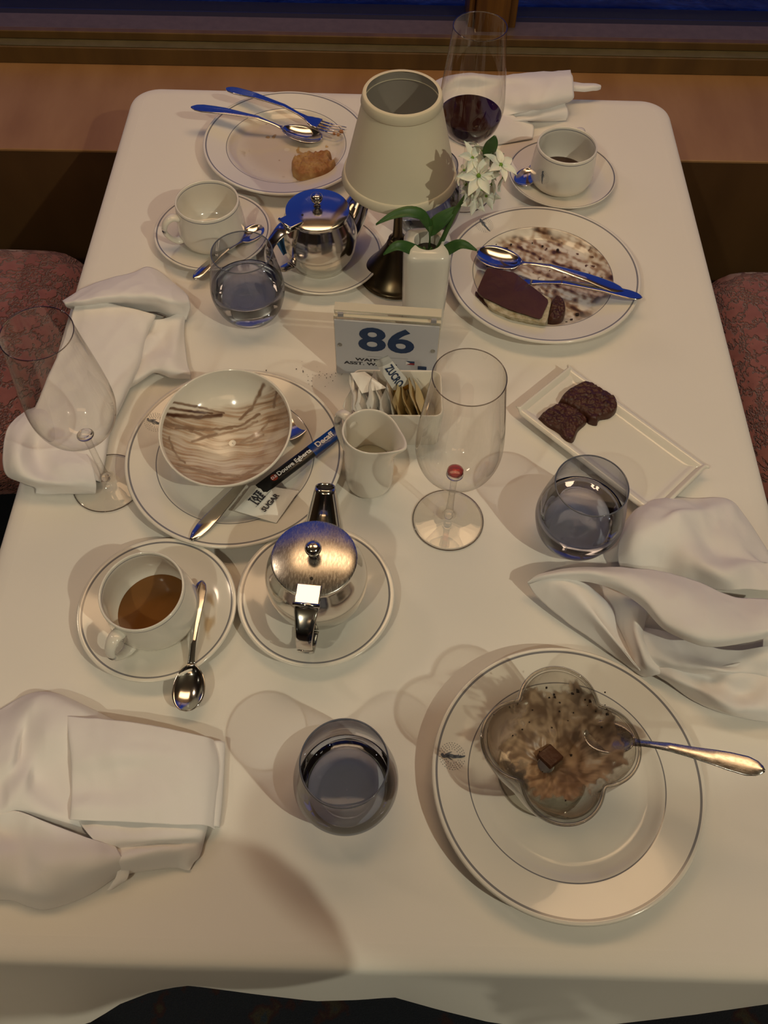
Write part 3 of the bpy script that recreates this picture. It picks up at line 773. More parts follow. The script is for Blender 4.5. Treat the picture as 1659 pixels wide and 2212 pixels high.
# ------------------------------------------------------------------ glasses
def tumbler(xy, level, label, rz=0.):
    t = thing('water_tumbler', label, 'glass', (xy[0], xy[1], ZT), group='blue stemless tumblers')
    of = [(.0005, .0005), (.022, .0002), (.0265, .0015), (.0345, .0085), (.0415, .0210), (.0455, .0370), (.0458, .0480), (.0435, .0640), (.0398, .0830), (.0362, .1010)]
    pf = spline(of, 60)
    MB().lathe(pf.tolist(), 96).build('glass_wall', 'blue_glass', t)
    MB().tube([(.0362 * math.cos(a), .0362 * math.sin(a), .1012) for a in np.linspace(0, 2 * math.pi, 73)], .00075, 8, cap=False).build('rim', 'rim_glass', t)
    ro = lambda z: float(np.interp(z, pf[:, 1], pf[:, 0])) - .0016
    bt = .0065
    if level:
        wp = [(.0005, bt), (ro(bt) * .8, bt + .0006)] + [(ro(z), z) for z in np.linspace(bt + .004, level, 16)] + [(ro(level) * .97, level - .0002), (.0005, level - .0004)]
        MB().lathe(wp, 80).build('water', 'water', t)
    return t
pbsdf('water', (.80, .85, .95), 0.0, trans=1.0, ior=1.33)
pbsdf('base_glass', (.70, .78, .92), 0.0, trans=1.0, ior=1.45)
tumbler((-.0275, .1860), .034, 'blue tumbler nearest the camera, between folded napkin and dessert plate')
tumbler((.2050, .4640), .052, 'blue tumbler of water between the crumpled napkin and small rectangular plate')
tumbler((-.1765, .7835), .050, 'blue tumbler half full of water beside the far teapot')
tumbler((.0480, .9560), .050, 'blue tumbler mostly hidden behind the lampshade')
def wineglass(xy, label, wine=None, scale=1.):
    t = thing('wine_glass', label, 'glass', (xy[0], xy[1], ZT)); t.scale = (scale,) * 3
    ft = [(.0005, .0012), (.03, .0004), (.0385, .0004), (.0390, .0012), (.0370, .0020), (.026, .0030), (.014, .0052), (.0085, .0090), (.0062, .0130), (.0048, .0170)]
    MB().lathe(spline(ft, 50).tolist(), 80).build('foot', 'wine_glass', t)
    MB().tube([(.0386 * math.cos(a), .0386 * math.sin(a), .0011) for a in np.linspace(0, 2 * math.pi, 73)], .0006, 6, cap=False).build('foot_rim', 'edge_glass', t)
    st = [(.0048, .0170), (.0038, .030), (.0034, .055), (.0037, .078), (.0055, .088)]
    MB().lathe(spline(st, 24).tolist(), 24).build('stem', 'wine_glass', t)
    MB().ball((0, 0, .0105), .0052, 16).build('stem_drop', 'solid_glass', t)
    MB().lathe([(.0005, .0888), (.007, .0890), (.0088, .0905), (.007, .0925), (.0005, .0932)], 32).build('bowl_base', 'solid_glass', t)
    bw = [(.0055, .088), (.0130, .0905), (.0260, .0990), (.0360, .1120), (.0410, .1280), (.0422, .1430), (.0408, .1650), (.0380, .1900), (.0350, .2150), (.0322, .2400)]
    pf = spline(bw, 60)
    MB().lathe(pf.tolist(), 96).build('bowl', 'wine_glass', t)
    MB().tube([(.0322 * math.cos(a), .0322 * math.sin(a), .2401) for a in np.linspace(0, 2 * math.pi, 73)], .00055, 6, cap=False).build('rim', 'edge_glass', t)
    if wine:
        ro = lambda z: float(np.interp(z, pf[:, 1], pf[:, 0])) - .0008
        MB().lathe([(.0005, .0915), (ro(.094) - .002, .0935)] + [(ro(z), z) for z in np.linspace(.096, wine, 14)] + [(ro(wine) - .001, wine - .0003), (.0005, wine - .0004)], 64).build('red_wine', 'wine', t)
    return t
thin_glass('edge_glass', (.55, .52, .50), (.18, .15, .14), 1.8, 1.0)
wg = wineglass((.0706, .4803), 'empty wine glass with a red drop, beside the cream jug')
MB().lathe([(.0005, .0942), (.005, .0945), (.0075, .0962), (.0060, .0972), (.0005, .0975)], 24).build('wine_drop', 'wine_trace', wg) if 'wine_trace' in MATS else None
wineglass((-.3105, .5178), 'empty wine glass standing by the rumpled napkin and the chocolate bowl plate')
wineglass((.1005, 1.0260), 'wine glass with red wine left in it, behind the flowers', .128)
thin_glass('wine_trace', (.70, .22, .22), (.4, .08, .1), .8)
MB().lathe([(.0005, .0942), (.005, .0945), (.0085, .0962), (.0060, .0972), (.0005, .0975)], 24).build('wine_drop', 'wine_trace', wg)

# ------------------------------------------------------------------ glass dessert dish with mousse
dl = (*P(1170, 1666, .757)[:2], ZT + .0052)
DZ = 1.17
ds = thing('dessert_dish', 'flower shaped glass dessert dish with chocolate mousse remains', 'dish', dl)
w0 = P(1203, 1432, .850); phi0 = math.atan2(w0[1] - dl[1], w0[0] - dl[0])
H4 = .080
def rlobe(a, q):
    d = (a - phi0 + math.pi / 4) % (math.pi / 2) - math.pi / 4
    c1 = lambda d_: .0325 * math.cos(d_) + math.sqrt(max(1e-8, .0335 ** 2 - (.0325 * math.sin(d_)) ** 2))
    r_ = (c1(d) ** 22 + c1(abs(d) - math.pi / 2) ** 22) ** (1 / 22)
    return 1 + (r_ / .0578 - 1) * q ** 2.0
dp = [(.0060, .020), (.012, .022), (.026, .028), (.040, .040), (.050, .055), (.0565, .073), (.0590, .088), (.0585, .0930)]
dprof = spline(dp, 40)
DRF = lambda a, j, r: r * rlobe(a, min(1, max(0, (dprof[min(j, 39), 1] - .02) / .073)))
MB().lathe(dprof.tolist(), 144, rf=DRF).build('bowl', 'clear_dish', ds)
ip = dprof.copy(); ip[:, 0] *= .93; ip[:, 1] += .0025
MB().lathe(ip.tolist(), 144, rf=DRF).build('inner_wall', 'clear_dish', ds)
thin_glass('rim_clear', (.86, .85, .82), (.22, .18, .13), 2.4, 2.5)
rp = []
for a in np.linspace(0, 2 * math.pi, 145):
    rr = .0576 * rlobe(a, 1.0); rp.append((rr * math.cos(a), rr * math.sin(a), .0932))
MB().tube(rp, .0016, 10, cap=False).build('rim', 'rim_clear', ds)
fp = [(.0005, .0055), (.008, .0060), (.024, .0035), (.036, .0010), (.0405, .0005), (.0415, .0018), (.0395, .0030), (.025, .0065), (.012, .0100), (.0075, .0140), (.0065, .0205)]
MB().lathe(spline(fp, 50).tolist(), 96).build('foot', 'clear_dish', ds)
MB().tube([(.0408 * math.cos(a), .0408 * math.sin(a), .0018) for a in np.linspace(0, 2 * math.pi, 73)], .0009, 8, cap=False).build('foot_rim', 'rim_clear', ds)
def aDish(px, py):
    dx, dy = px - 1222, py - 1612
    an = math.atan2(dy, dx); rr = math.hypot(dx, dy * 1.02)
    lim = 128 + 26 * fn(math.cos(an) * 1.8, math.sin(an) * 1.8, 2.) + 26 * fn(px * .035, py * .035, 4.) + 12 * fn(px * .1, py * .1, 1.) - 10 * (math.sin(an) > .3)
    m = 1 - sm(lim - 12, lim + 6, rr)
    if m <= 0: return 0, 0
    wx, wy = px + 9 * fn(px * .025, py * .025, 1), py + 9 * fn(px * .025, py * .025, 8)
    dx, dy = wx - 1215, wy - 1650; an = math.atan2(dy, dx); rr = math.hypot(dx, dy)
    k_ = sm(15, 70, rr); s = .85 * fn(wx * .020, wy * .020, 3.) + k_ * .55 * fn(an * 5, rr * .018, 3.) + k_ * .35 * fn(an * 13, rr * .04, 6.) + .5 * (1 - 2.4 * abs(fn(wx * .035, wy * .03, 5))) + .3 * fn(wx * .1, wy * .1, 9)
    dark = sm(-.25, .75, s) * .95 + .05
    lo = sm(1690, 1660, py)
    return m * (.95 - .6 * sm(.0, .45, -s) * sm(20, 110, rr)), dark * (.75 if py < 1690 else .6)
gd = []
inn = spline(ip[:, :2], 90)
for r_, z_ in inn[6:]:
    q_ = min(1, max(0, (z_ - .0225) / .073))
    gd.append([(r_ * .985 * rlobe(a, q_) * math.cos(a), r_ * .985 * rlobe(a, q_) * math.sin(a), z_ + .0008 + .0012 * fn(a * 4, z_ * 200)) for a in np.linspace(0, 2 * math.pi, 400)])
film('mousse_residue', ds, 'mousse_film', gd, aDish, .0003)
def chunk(mb, c, s, seed, flat=.7):
    rnd = random.Random(seed); pts = []
    g = [(x, y, z) for x in (-1, 1) for y in (-1, 1) for z in (-1, 1)]
    pts = [(c[0] + s * x * rnd.uniform(.55, 1.1), c[1] + s * y * rnd.uniform(.55, 1.1), c[2] + s * flat * z * rnd.uniform(.6, 1.)) for x, y, z in g]
    return mb.add(pts, [(0, 1, 3, 2), (4, 6, 7, 5), (0, 4, 5, 1), (2, 3, 7, 6), (0, 2, 6, 4), (1, 5, 7, 3)])
def surf_local(px, py, zg=.06):
    # where the sight line meets the inner bowl surface
    for z in np.linspace(.094, .024, 140):
        w = P(px, py, dl[2] + z); r_ = math.hypot(w[0] - dl[0], w[1] - dl[1]); a = math.atan2(w[1] - dl[1], w[0] - dl[0])
        rs = float(np.interp(z, inn[:, 1], inn[:, 0])) * rlobe(a, min(1, max(0, (z - .0225) / .073)))
        if r_ >= rs * .97: return (w[0] - dl[0], w[1] - dl[1], z + .0015)
    return (w[0] - dl[0], w[1] - dl[1], .026)
rc = random.Random(3)
crumbs = [(1180, 1487, 2.2), (1196, 1502, 2.4), (1186, 1508, 2), (1247, 1494, 4.2), (1236, 1500, 3), (1274, 1516, 3.2), (1263, 1513, 1.8), (1198, 1507, 3), (1209, 1519, 1.8), (1150, 1535, 1.6), (1311, 1544, 3.2), (1310, 1533, 1.8), (1286, 1538, 1.8), (1268, 1525, 1.2), (1143, 1561, 1.8), (1128, 1577, 2), (1100, 1528, 1.4), (1066, 1545, 1.2), (1208, 1538, 1.6), (1238, 1541, 1.6), (1299, 1572, 2.2), (1233, 1632, 3), (1165, 1625, 2), (1107, 1590, 2), (1221, 1730, 1.8), (1171, 1668, 1.4), (1306, 1497, 1.6), (1192, 1573, 1.5), (1226, 1558, 1.3), (1306, 1524, 1.2)]
cm = MB()
for i, (a, b, s) in enumerate(crumbs): chunk(cm, surf_local(a, b), s * .00040, i)
cm.build('crumbs', 'dark_crumb', ds, smooth=False)['kind'] = 'stuff'
cc = surf_local(1186, 1640)
o = MB().box((-.0085, -.0085, 0), (.0085, .0085, .005)).build('chocolate_chunk', 'chocolate_glaze', ds, loc=(cc[0], cc[1], cc[2] + .002), rot=(R(-12), R(8), R(38)), bevel=.001)
spoon('teaspoon', P(1262, 1582, .805), P(1650, 1668, .862), 'spoon leaning out of the glass dessert dish', 'steel_worn', bw=.015, bl_=.045, hw=.0080, roll=0)

# ------------------------------------------------------------------ lamp
LX, LY = .0085, .8620
lp_ = thing('table_lamp', 'unlit table lamp with a cream fabric shade and dark metal foot', 'lamp', (LX, LY, ZT))
MB().lathe(spline([(.0005, .002), (.045, .0015), (.0485, .0025), (.0480, .005), (.0430, .0085), (.034, .018), (.024, .033), (.0165, .046), (.0130, .0545)], 50).tolist(), 72).build('foot', 'bronze', lp_)
MB().lathe(spline([(.0130, .0545), (.0100, .0575), (.0115, .0600), (.0085, .0630), (.0062, .070), (.0055, .095), (.0070, .115), (.0105, .128), (.0125, .140), (.0125, .165)], 60).tolist(), 40).build('stem', 'bronze', lp_)
sh = MB(); zs = (.152, .256); rs = (.0665, .0412)
sh.lathe([(rs[0] + (rs[1] - rs[0]) * q_, zs[0] + (zs[1] - zs[0]) * q_) for q_ in np.linspace(0, 1, 14)], 96)
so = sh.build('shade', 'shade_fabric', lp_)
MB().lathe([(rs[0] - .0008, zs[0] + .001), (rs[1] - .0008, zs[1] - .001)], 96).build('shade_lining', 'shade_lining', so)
for nm, r0, z0, z1, r1 in (('lower_band', rs[0] + .0008, zs[0] - .001, zs[0] + .0095, rs[0] - .0016), ('upper_band', rs[1] + .0028, zs[1] - .0095, zs[1] + .001, rs[1] + .0008)):
    MB().lathe([(r0 - .003, z0), (r0 + .0002, z0 - .0004), (r0 + .0012, z0 + .001), (r1 + .0012, z1 - .001), (r1 + .0002, z1 + .0004), (r1 - .003, z1)], 96).build(nm, 'shade_fabric', so)
MB().lathe([(.0005, .190), (.012, .190), (.012, .160)], 24).build('bulb_socket', 'shade_lining', lp_)

# ------------------------------------------------------------------ vase and flowers
VX, VY = .0430, .7840
vz = thing('bud_vase', 'tall squarish white china bud vase behind the number sign', 'vase', (VX, VY, ZT))
def sq(a, j, r, n=4.5):
    if r < .02: return r
    k_ = min(1, (r - .016) / .012); s_ = (abs(math.cos(a)) ** n + abs(math.sin(a)) ** n) ** (-1 / n)
    return r * (1 + (s_ - 1) * k_)
vp = [(.0005, .0), (.022, .0), (.0262, .002), (.0268, .02), (.0276, .06), (.0282, .095), (.0282, .112), (.0268, .1195), (.0225, .1235), (.0180, .1250), (.0165, .1245), (.0158, .1220), (.0155, .10)]
MB().lathe(spline(vp, 70).tolist(), 120, rf=lambda a, j, r: sq(a - R(0), j, r)).build('body', 'vase_china', vz)
MB().disc(.0156, .108, 24).build('mouth_shade', 'dark_hole', vz)  # dark disc painted as the shade down the neck
fs_ = thing('flower_stem', 'white star flower stem with green leaves in the bud vase', 'flower', (VX, VY, ZT + .1085))
FO = (VX, VY, ZT + .1085)
def FQ(u, v, y): return local(FO, Q(u, v, y))
MB().tube(spline([(.002, .0, .004), FQ(944, 540, .784), FQ(985, 455, .790), FQ(1020, 405, .795), FQ(1050, 350, .80), FQ(1070, 320, .80)], 30), np.linspace(.0034, .0018, 30), 10).build('stem', 'stem_green', fs_)
MB().tube([(-.005, .0, .004), FQ(927, 545, .784), FQ(930, 488, .784)], [.0030, .0030, .0030], 10).build('cut_stem', 'stem_green', fs_)
def leaf(pts, wd):
    c = spline(pts, 16); g = []
    for i in range(16):
        t_ = i / 15; w_ = wd * math.sin(math.pi * min(1, t_ ** .8 * .98 + .01)) ** .8
        d = c[min(i + 1, 15)] - c[max(i - 1, 0)]; s_ = np.cross(d, (0, -.6, .8)); s_ /= np.linalg.norm(s_) + 1e-9
        g.append([tuple(c[i] + s_ * w_ * v + np.array((0, 0, .002 * abs(v)))) for v in (-1, -.5, 0, .5, 1)])
    return MB().grid(g).build('leaf', 'leaf', fs_, solid=.0004)
leaf([FQ(928, 505, .784), FQ(915, 470, .780), FQ(885, 460, .776), FQ(850, 467, .772), FQ(812, 487, .768)], .0062)
leaf([FQ(930, 505, .784), FQ(922, 482, .782), FQ(905, 466, .779), FQ(880, 462, .776)], .0055)
leaf([FQ(925, 556, .780), FQ(900, 545, .772), FQ(860, 533, .764), FQ(828, 552, .760)], .0068)
leaf([FQ(930, 556, .780), FQ(960, 545, .772), FQ(995, 530, .766), FQ(1030, 543, .760)], .0066)
leaf([FQ(932, 512, .784), FQ(940, 490, .786), FQ(962, 470, .788), FQ(990, 448, .792)], .0088)
leaf([FQ(1054, 352, .79), FQ(1056, 330, .785), FQ(1064, 312, .78), FQ(1069, 296, .778)], .0070)
pet = MB(); g = []
for i in range(9):
    t_ = i / 8; w_ = .0042 * math.sin(math.pi * (t_ ** .75) * .97 + .06)
    g.append([(t_ * .0165 + .0008, v * w_, .0035 * t_ + .0015 * v * v - .004 * t_ ** 3) for v in (-1, -.4, .4, 1)])
petm = pet.grid(g).mesh('petal'); petm.materials.append(MATS['petal'])
for p in petm.polygons: p.use_smooth = True
htm = MB().ball((0, 0, .0012), .0019, 8).mesh('flower_heart'); htm.materials.append(MATS['flower_heart'])
fl = [(1034, 380, .772, 1.15, 15, -5), (1018, 342, .785, .95, 10, 30), (1080, 358, .776, 1.05, -5, 10), (1003, 398, .782, .95, 50, 30), (1061, 398, .776, 1.0, 55, 10), (1042, 326, .80, .95, 5, 25), (1018, 418, .786, .95, 60, -20), (1050, 424, .780, .85, 80, 10), (1026, 436, .782, .8, 95, 20), (1066, 380, .784, .9, 40, 10), (1040, 412, .78, .85, 70, 0), (1090, 385, .784, .85, 50, 20), (1005, 370, .79, .9, 30, -20), (1058, 345, .80, .9, 20, 10)]
for i, (u, v, y, s_, tx, ty) in enumerate(fl):
    f_ = bpy.data.objects.new('flower', htm); C.objects.link(f_); f_.parent = fs_; f_.location = FQ(u, v, y)
    f_.rotation_euler = (R(tx * .9 + 30), R(ty), R(i * 23)); f_.scale = (s_ * 1.15,) * 3
    for k_ in range(6):
        p_ = bpy.data.objects.new('petal', petm); C.objects.link(p_); p_.parent = f_
        p_.rotation_euler = (0, 0, R(60 * k_ + (7 * i) % 11)); p_.scale = (1, 1, 1 + .3 * (k_ % 2))

# ------------------------------------------------------------------ number sign
SY = .6880; a0 = P(722, 690, ZT + .0915); a1 = P(950, 706, ZT + .0915)
yaw = math.atan2(a1[1] - a0[1], a1[0] - a0[0]); SW = math.hypot(a1[0] - a0[0], a1[1] - a0[1])
sg = thing('table_number_sign', 'clear acrylic table sign with the big blue number 86', 'sign', ((a0[0] + a1[0]) / 2, (a0[1] + a1[1]) / 2, ZT), (0, 0, yaw))
MB().box((-SW / 2, -.001, .001), (SW / 2, .001, .0915)).build('card', 'card_white', sg, smooth=False)
MB().box((-SW / 2 - .001, .0015, .0), (SW / 2 + .001, .0070, .0945)).build('back_panel', 'acrylic', sg, smooth=False)
MB().box((-SW / 2 - .001, .0075, .0845), (SW / 2 + .001, .0195, .0985)).build('top_bar', 'acrylic', sg, smooth=False)
pbsdf('frosted_edge', (.62, .58, .47), .35)
MB().box((-SW / 2 - .001, .0070, .0985), (SW / 2 + .001, .0195, .0998)).box((-SW / 2 - .001, .0016, .0945), (SW / 2 + .001, .0068, .0955)).build('polished_edge', 'frosted_edge', sg, smooth=False)
for sx in (-1, 1):
    MB().box((sx * SW * .44 - .003, .0005, .0960), (sx * SW * .44 + .003, .0035, .1005)).build('magnet', 'ink_grey', sg, smooth=False)
    MB().lathe([(.0005, .0), (.0028, .0), (.0024, .0016), (.0005, .002)], 20).build('stud', 'acrylic', sg, loc=(sx * SW * .455, -.001, .052), rot=(R(90), 0, 0))
FR = Matrix.Rotation(R(90), 4, 'X')
def onsign(x, z): return Matrix.Translation((x, -.0014, z)) @ FR
text('86', .053, 'navy_ink', sg, onsign(0, .0620), .0013, 'number', 1.26)
MB().box((-.022, -.0013, .0348), (.026, -.0011, .0352)).build('rule_line', 'ink_grey', sg, smooth=False)
text('WAITER', .0068, 'ink', sg, onsign(-.018, .0285), .0002, 'lettering', 1.5)
text('ASST. WAITER', .0068, 'ink', sg, onsign(-.018, .0215), .0002, 'lettering', 1.5)
def quad(pts, name, mat, parent): return MB().add(pts, [tuple(range(len(pts)))]).build(name, mat, parent, smooth=False)
fx, fz = .0290, .0285
quad([(fx - .0052, -.0014, fz), (fx + .0052, -.0014, fz), (fx + .0052, -.0014, fz + .0032), (fx - .0052, -.0014, fz + .0032)], 'flag', 'navy_ink', sg)
quad([(fx - .0052, -.0014, fz - .0032), (fx + .0052, -.0014, fz - .0032), (fx + .0052, -.0014, fz), (fx - .0052, -.0014, fz)], 'flag', 'flag_red', sg)
quad([(fx - .0053, -.0016, fz - .0033), (fx + .0002, -.0016, fz), (fx - .0053, -.0016, fz + .0033)], 'flag', 'print_white', sg)
quad([(fx + .0095, -.0014, fz - .0105), (fx + .0200, -.0014, fz - .0105), (fx + .0200, -.0014, fz - .0045), (fx + .0095, -.0014, fz - .0045)], 'flag', 'navy_ink', sg)

# ------------------------------------------------------------------ sugar caddy
CX, CY, CW, CD, CHH = .0115, .6110, .103, .068, .058
cdy = thing('sugar_caddy', 'rectangular white china caddy filled with sugar packets', 'caddy', (CX, CY, ZT), (0, 0, R(1)))
def rr_box(w_, d_, r_, n=6):
    pts = []
    for k_, (sx, sy) in enumerate(((1, 1), (-1, 1), (-1, -1), (1, -1))):
        for i in range(n + 1):
            a = R(90 * k_ + 90 * i / n); pts.append((sx * (w_ / 2 - r_) + r_ * math.cos(a), sy * (d_ / 2 - r_) + r_ * math.sin(a)))
    return pts
def loft(levels):
    m = MB(); n = len(levels[0][0]); vs = []
    for pts, z in levels: vs += [(x, y, z) for x, y in pts]
    fs = [(k_ * n + i, k_ * n + (i + 1) % n, (k_ + 1) * n + (i + 1) % n, (k_ + 1) * n + i) for k_ in range(len(levels) - 1) for i in range(n)]
    fs += [tuple(range(n))[::-1], tuple((len(levels) - 1) * n + i for i in range(n))]
    return m.add(vs, fs)
loft([(rr_box(CW - .008, CD - .008, .008), 0), (rr_box(CW - .004, CD - .004, .009), .003), (rr_box(CW, CD, .010), CHH - .002), (rr_box(CW - .002, CD - .002, .0095), CHH), (rr_box(CW - .005, CD - .005, .008), CHH), (rr_box(CW - .0075, CD - .0075, .007), CHH - .002), (rr_box(CW - .012, CD - .012, .006), .006)]).build('body', 'china', cdy, angle=35)
def packet(x, lean, yaw_, h, mat, lab, grp, top=None, d=.048, thick=.0048, z0=.0075, word=None):
    t = thing('sugar_packet', lab, 'sugar packet', (CX + x, CY - .001, ZT + z0), (0, R(lean), R(yaw_)), grp)
    g1, g2 = [], []
    rnd = random.Random(int(x * 1e5) + 7)
    ph = rnd.uniform(0, 6)
    for i in range(11):
        q_ = i / 10; e = math.sin(math.pi * min(1, max(0, (q_ - .02) / .9))) ** .6
        r1, r2 = [], []
        for v in np.linspace(-1, 1, 9):
            b = thick * e * (1 - v ** 4) * .5; wv = .0012 * math.sin(v * 4 + ph + q_ * 5)
            r1.append((b + wv + .0002, v * d / 2, q_ * h)); r2.append((-b + wv - .0002, v * d / 2, q_ * h))
        g1.append(r1); g2.append(r2)
    m = MB().grid(g1).grid(g2); m.build('sleeve', mat, t)
    if word: text(word, .0075, 'ink', t, Matrix.Translation((-thick * .5 - .0024, .0, h * .62)) @ Matrix(((0, 0, -1, 0), (-1, 0, 0, 0), (0, 1, 0, 0), (0, 0, 0, 1))), .0002)
    return t
for i in range(8):
    packet(-.034 + .0052 * i, -24 + i * 1.6, (-16, 8, -10, 14, -8, 10, -12, 8)[i], .050 + .005 * ((i * 5) % 3), 'paper_white', 'white sugar packet standing in the left half of the caddy', 'white sugar packets in the caddy', word='ZUCRO' if i in (0, 5) else None)
for i in range(6):
    packet(.0090 + .0062 * i, -14 - i * 1.2, (6, -8, 12, -5, 12, 8)[i], .052 + .006 * ((i * 2) % 3), 'paper_beige', 'beige brown-sugar packet standing in the right half of the caddy', 'beige sugar packets in the caddy')
# leaning stick and the loose packet at the left
def slab(name, lab, cat, quadw, mats, th=.002, puff=.002, grp=None):
    """flat packet over four world corners TL TR BR BL; mats: list of (t0, t1, mat) along the long side"""
    c = np.array(quadw); ctr = c.mean(0); t = thing(name, lab, cat, tuple(ctr), group=grp)
    e1 = c[1] - c[0]; nrm = np.cross(e1, c[3] - c[0]); nrm /= np.linalg.norm(nrm); nrm *= np.sign(nrm[2]) or 1
    for k_, (t0, t1, mt) in enumerate(mats):
        g1 = []; g2 = []
        for a in np.linspace(t0, t1, 12):
            r1 = []; r2 = []
            for b in np.linspace(0, 1, 7):
                p_ = c[0] * (1 - a) * (1 - b) + c[1] * a * (1 - b) + c[2] * a * b + c[3] * (1 - a) * b - ctr
                e = (math.sin(math.pi * b) ** .5) * min(1, a * 14, (1 - a) * 14) 
                wv = .0006 * fn(p_[0] * 120, p_[1] * 120, 3)
                r1.append(tuple(p_ + nrm * (th * .5 + puff * e + wv))); r2.append(tuple(p_ - nrm * (th * .5)))
            g1.append(r1); g2.append(r2)
        MB().grid(g1).grid(g2).grid([[g1[i][0], g2[i][0]] for i in range(12)]).grid([[g1[i][-1], g2[i][-1]] for i in range(12)]).build('sleeve' if k_ == 0 else ('end_section' if k_ == 1 else 'end_seal'), mt, t)
    return t, ctr, nrm
def facemat(ctr, org, xdir, nrm, off):
    x = Vector(xdir).normalized(); z = Vector(nrm).normalized(); y = z.cross(x).normalized()
    o_ = Vector(org) - Vector(ctr) + z * off
    return Matrix(((x.x, y.x, z.x, o_.x), (x.y, y.y, z.y, o_.y), (x.z, y.z, z.z, o_.z), (0, 0, 0, 1)))
zq = [P(808, 781, .868), P(838, 768, .868), P(892, 835, .800), P(856, 852, .800)]
# packet long side runs from the upper end to the caddy
quadw = [zq[0], zq[3], zq[2], zq[1]]
st, ct, nr = slab('sugar_packet', 'white sugar stick leaning up out of the caddy before the sign', 'sugar packet', quadw, [(.16, .86, 'paper_white'), (.86, 1, 'paper_orange'), (0, .16, 'paper_stripe')], .0012, .0012)
text('ZUCRO', .0125, 'navy_ink', st, facemat(ct, (np.array(quadw[0]) + quadw[1] + quadw[2] + quadw[3]) / 4, np.array(quadw[1]) - quadw[0], nr, .0026), .0003)
lq = [P(757, 806, .8150), P(788, 803, .8175), P(835, 838, .8085), P(782, 850, .806)]
l2, ct, nr = slab('sugar_packet', 'loose white sugar packet lying across the left end of the caddy', 'sugar packet', [lq[0], lq[3], lq[2], lq[1]], [(0, 1, 'paper_white')], .001, .001)

# ------------------------------------------------------------------ cream jug
JX, JY = -.0175, .5275
JY = .5290
jg = thing('cream_jug', 'small white china cream jug beside the sugar caddy', 'jug', (JX, JY, ZT))
la = math.atan2(-.030, .040)
def jr(a, j, r, zz=None):
    z = jpf[min(j, len(jpf) - 1)][1]; q_ = max(0, min(1, (z - .050) / .045)) ** 1.6
    d = (a - la + math.pi) % (2 * math.pi) - math.pi
    lip = math.exp(-abs(d / .42) ** 1.5) * .58 + math.exp(-(d / 1.0) ** 2) * .10
    return r * (1 + lip * q_)
jpf = [(.0005, .002), (.019, .002), (.020, 0), (.0240, .0015), (.0262, .006), (.0270, .02), (.0270, .04), (.0268, .055), (.0270, .068), (.0280, .078), (.0284, .0835), (.0280, .0855), (.0268, .0855), (.0258, .0835), (.0250, .075), (.0245, .06), (.0245, .03), (.022, .008), (.0005, .006)]
jpf = [(r_, z_ * 1.12) for r_, z_ in jpf]
jpf = spline(jpf, 70).tolist()
jb = MB().lathe(jpf, 120, rf=jr)
jb.v = [(x, y, z + (.006 * max(0, (z - .05) / .035) * math.exp(-(((math.atan2(y, x) - la + math.pi) % (2 * math.pi) - math.pi) / .5) ** 2))) for x, y, z in jb.v]
jb.build('body', 'china', jg)
hj = MB(); strap(hj, [(.0245, 0, .080), (.034, 0, .089), (.044, 0, .084), (.0475, 0, .068), (.0445, 0, .048), (.036, 0, .032), (.0255, 0, .026)], [.0062, .0058, .0055, .0052, .005, .0052, .006], [.0034] * 7, 14)
hj.build('handle', 'china', jg, rot=(0, 0, R(137)))
pbsdf('milk', (.74, .68, .50), .2)
MB().disc(.0243, .036, 40).build('milk', 'milk', jg)

# ------------------------------------------------------------------ rectangular plate and brownies
ra = math.atan2(-.144, .143); rc0 = ((.151 + .366) / 2, (.629 + .548) / 2)
rp_ = thing('rectangular_plate', 'small rectangular white plate with lipped ends and brownie pieces', 'plate', (rc0[0], rc0[1], ZT), (0, 0, ra))
g = []
RL, RW = .102, .0475
xs = [-1.0, -.985, -.965, -.945, -.925, -.905, -.885, -.86, -.84, -.5, 0, .5, .84, .86, .885, .905, .925, .945, .965, .985, 1.0]
ys = [-1.0, -.97, -.94, -.90, -.86, -.82, -.78, -.4, 0, .4, .78, .82, .86, .90, .94, .97, 1.0]
for x in xs:
    row = []
    for y in ys:
        zx = float(np.interp(abs(x), [0, .84, .885, .925, .965, 1.0], [.006, .006, .0085, .0080, .0120, .0155]))
        zy = float(np.interp(abs(y), [0, .78, .86, .94, .97, 1.0], [.006, .006, .0085, .0115, .0118, .0095]))
        row.append((x * RL * (1 + .03 * (abs(y) > .95) * (abs(x) > .97)), y * RW, max(zx, zy)))
    g.append(row)
MB().grid(g).build('body', 'china', rp_, solid=.0045, sub=1)
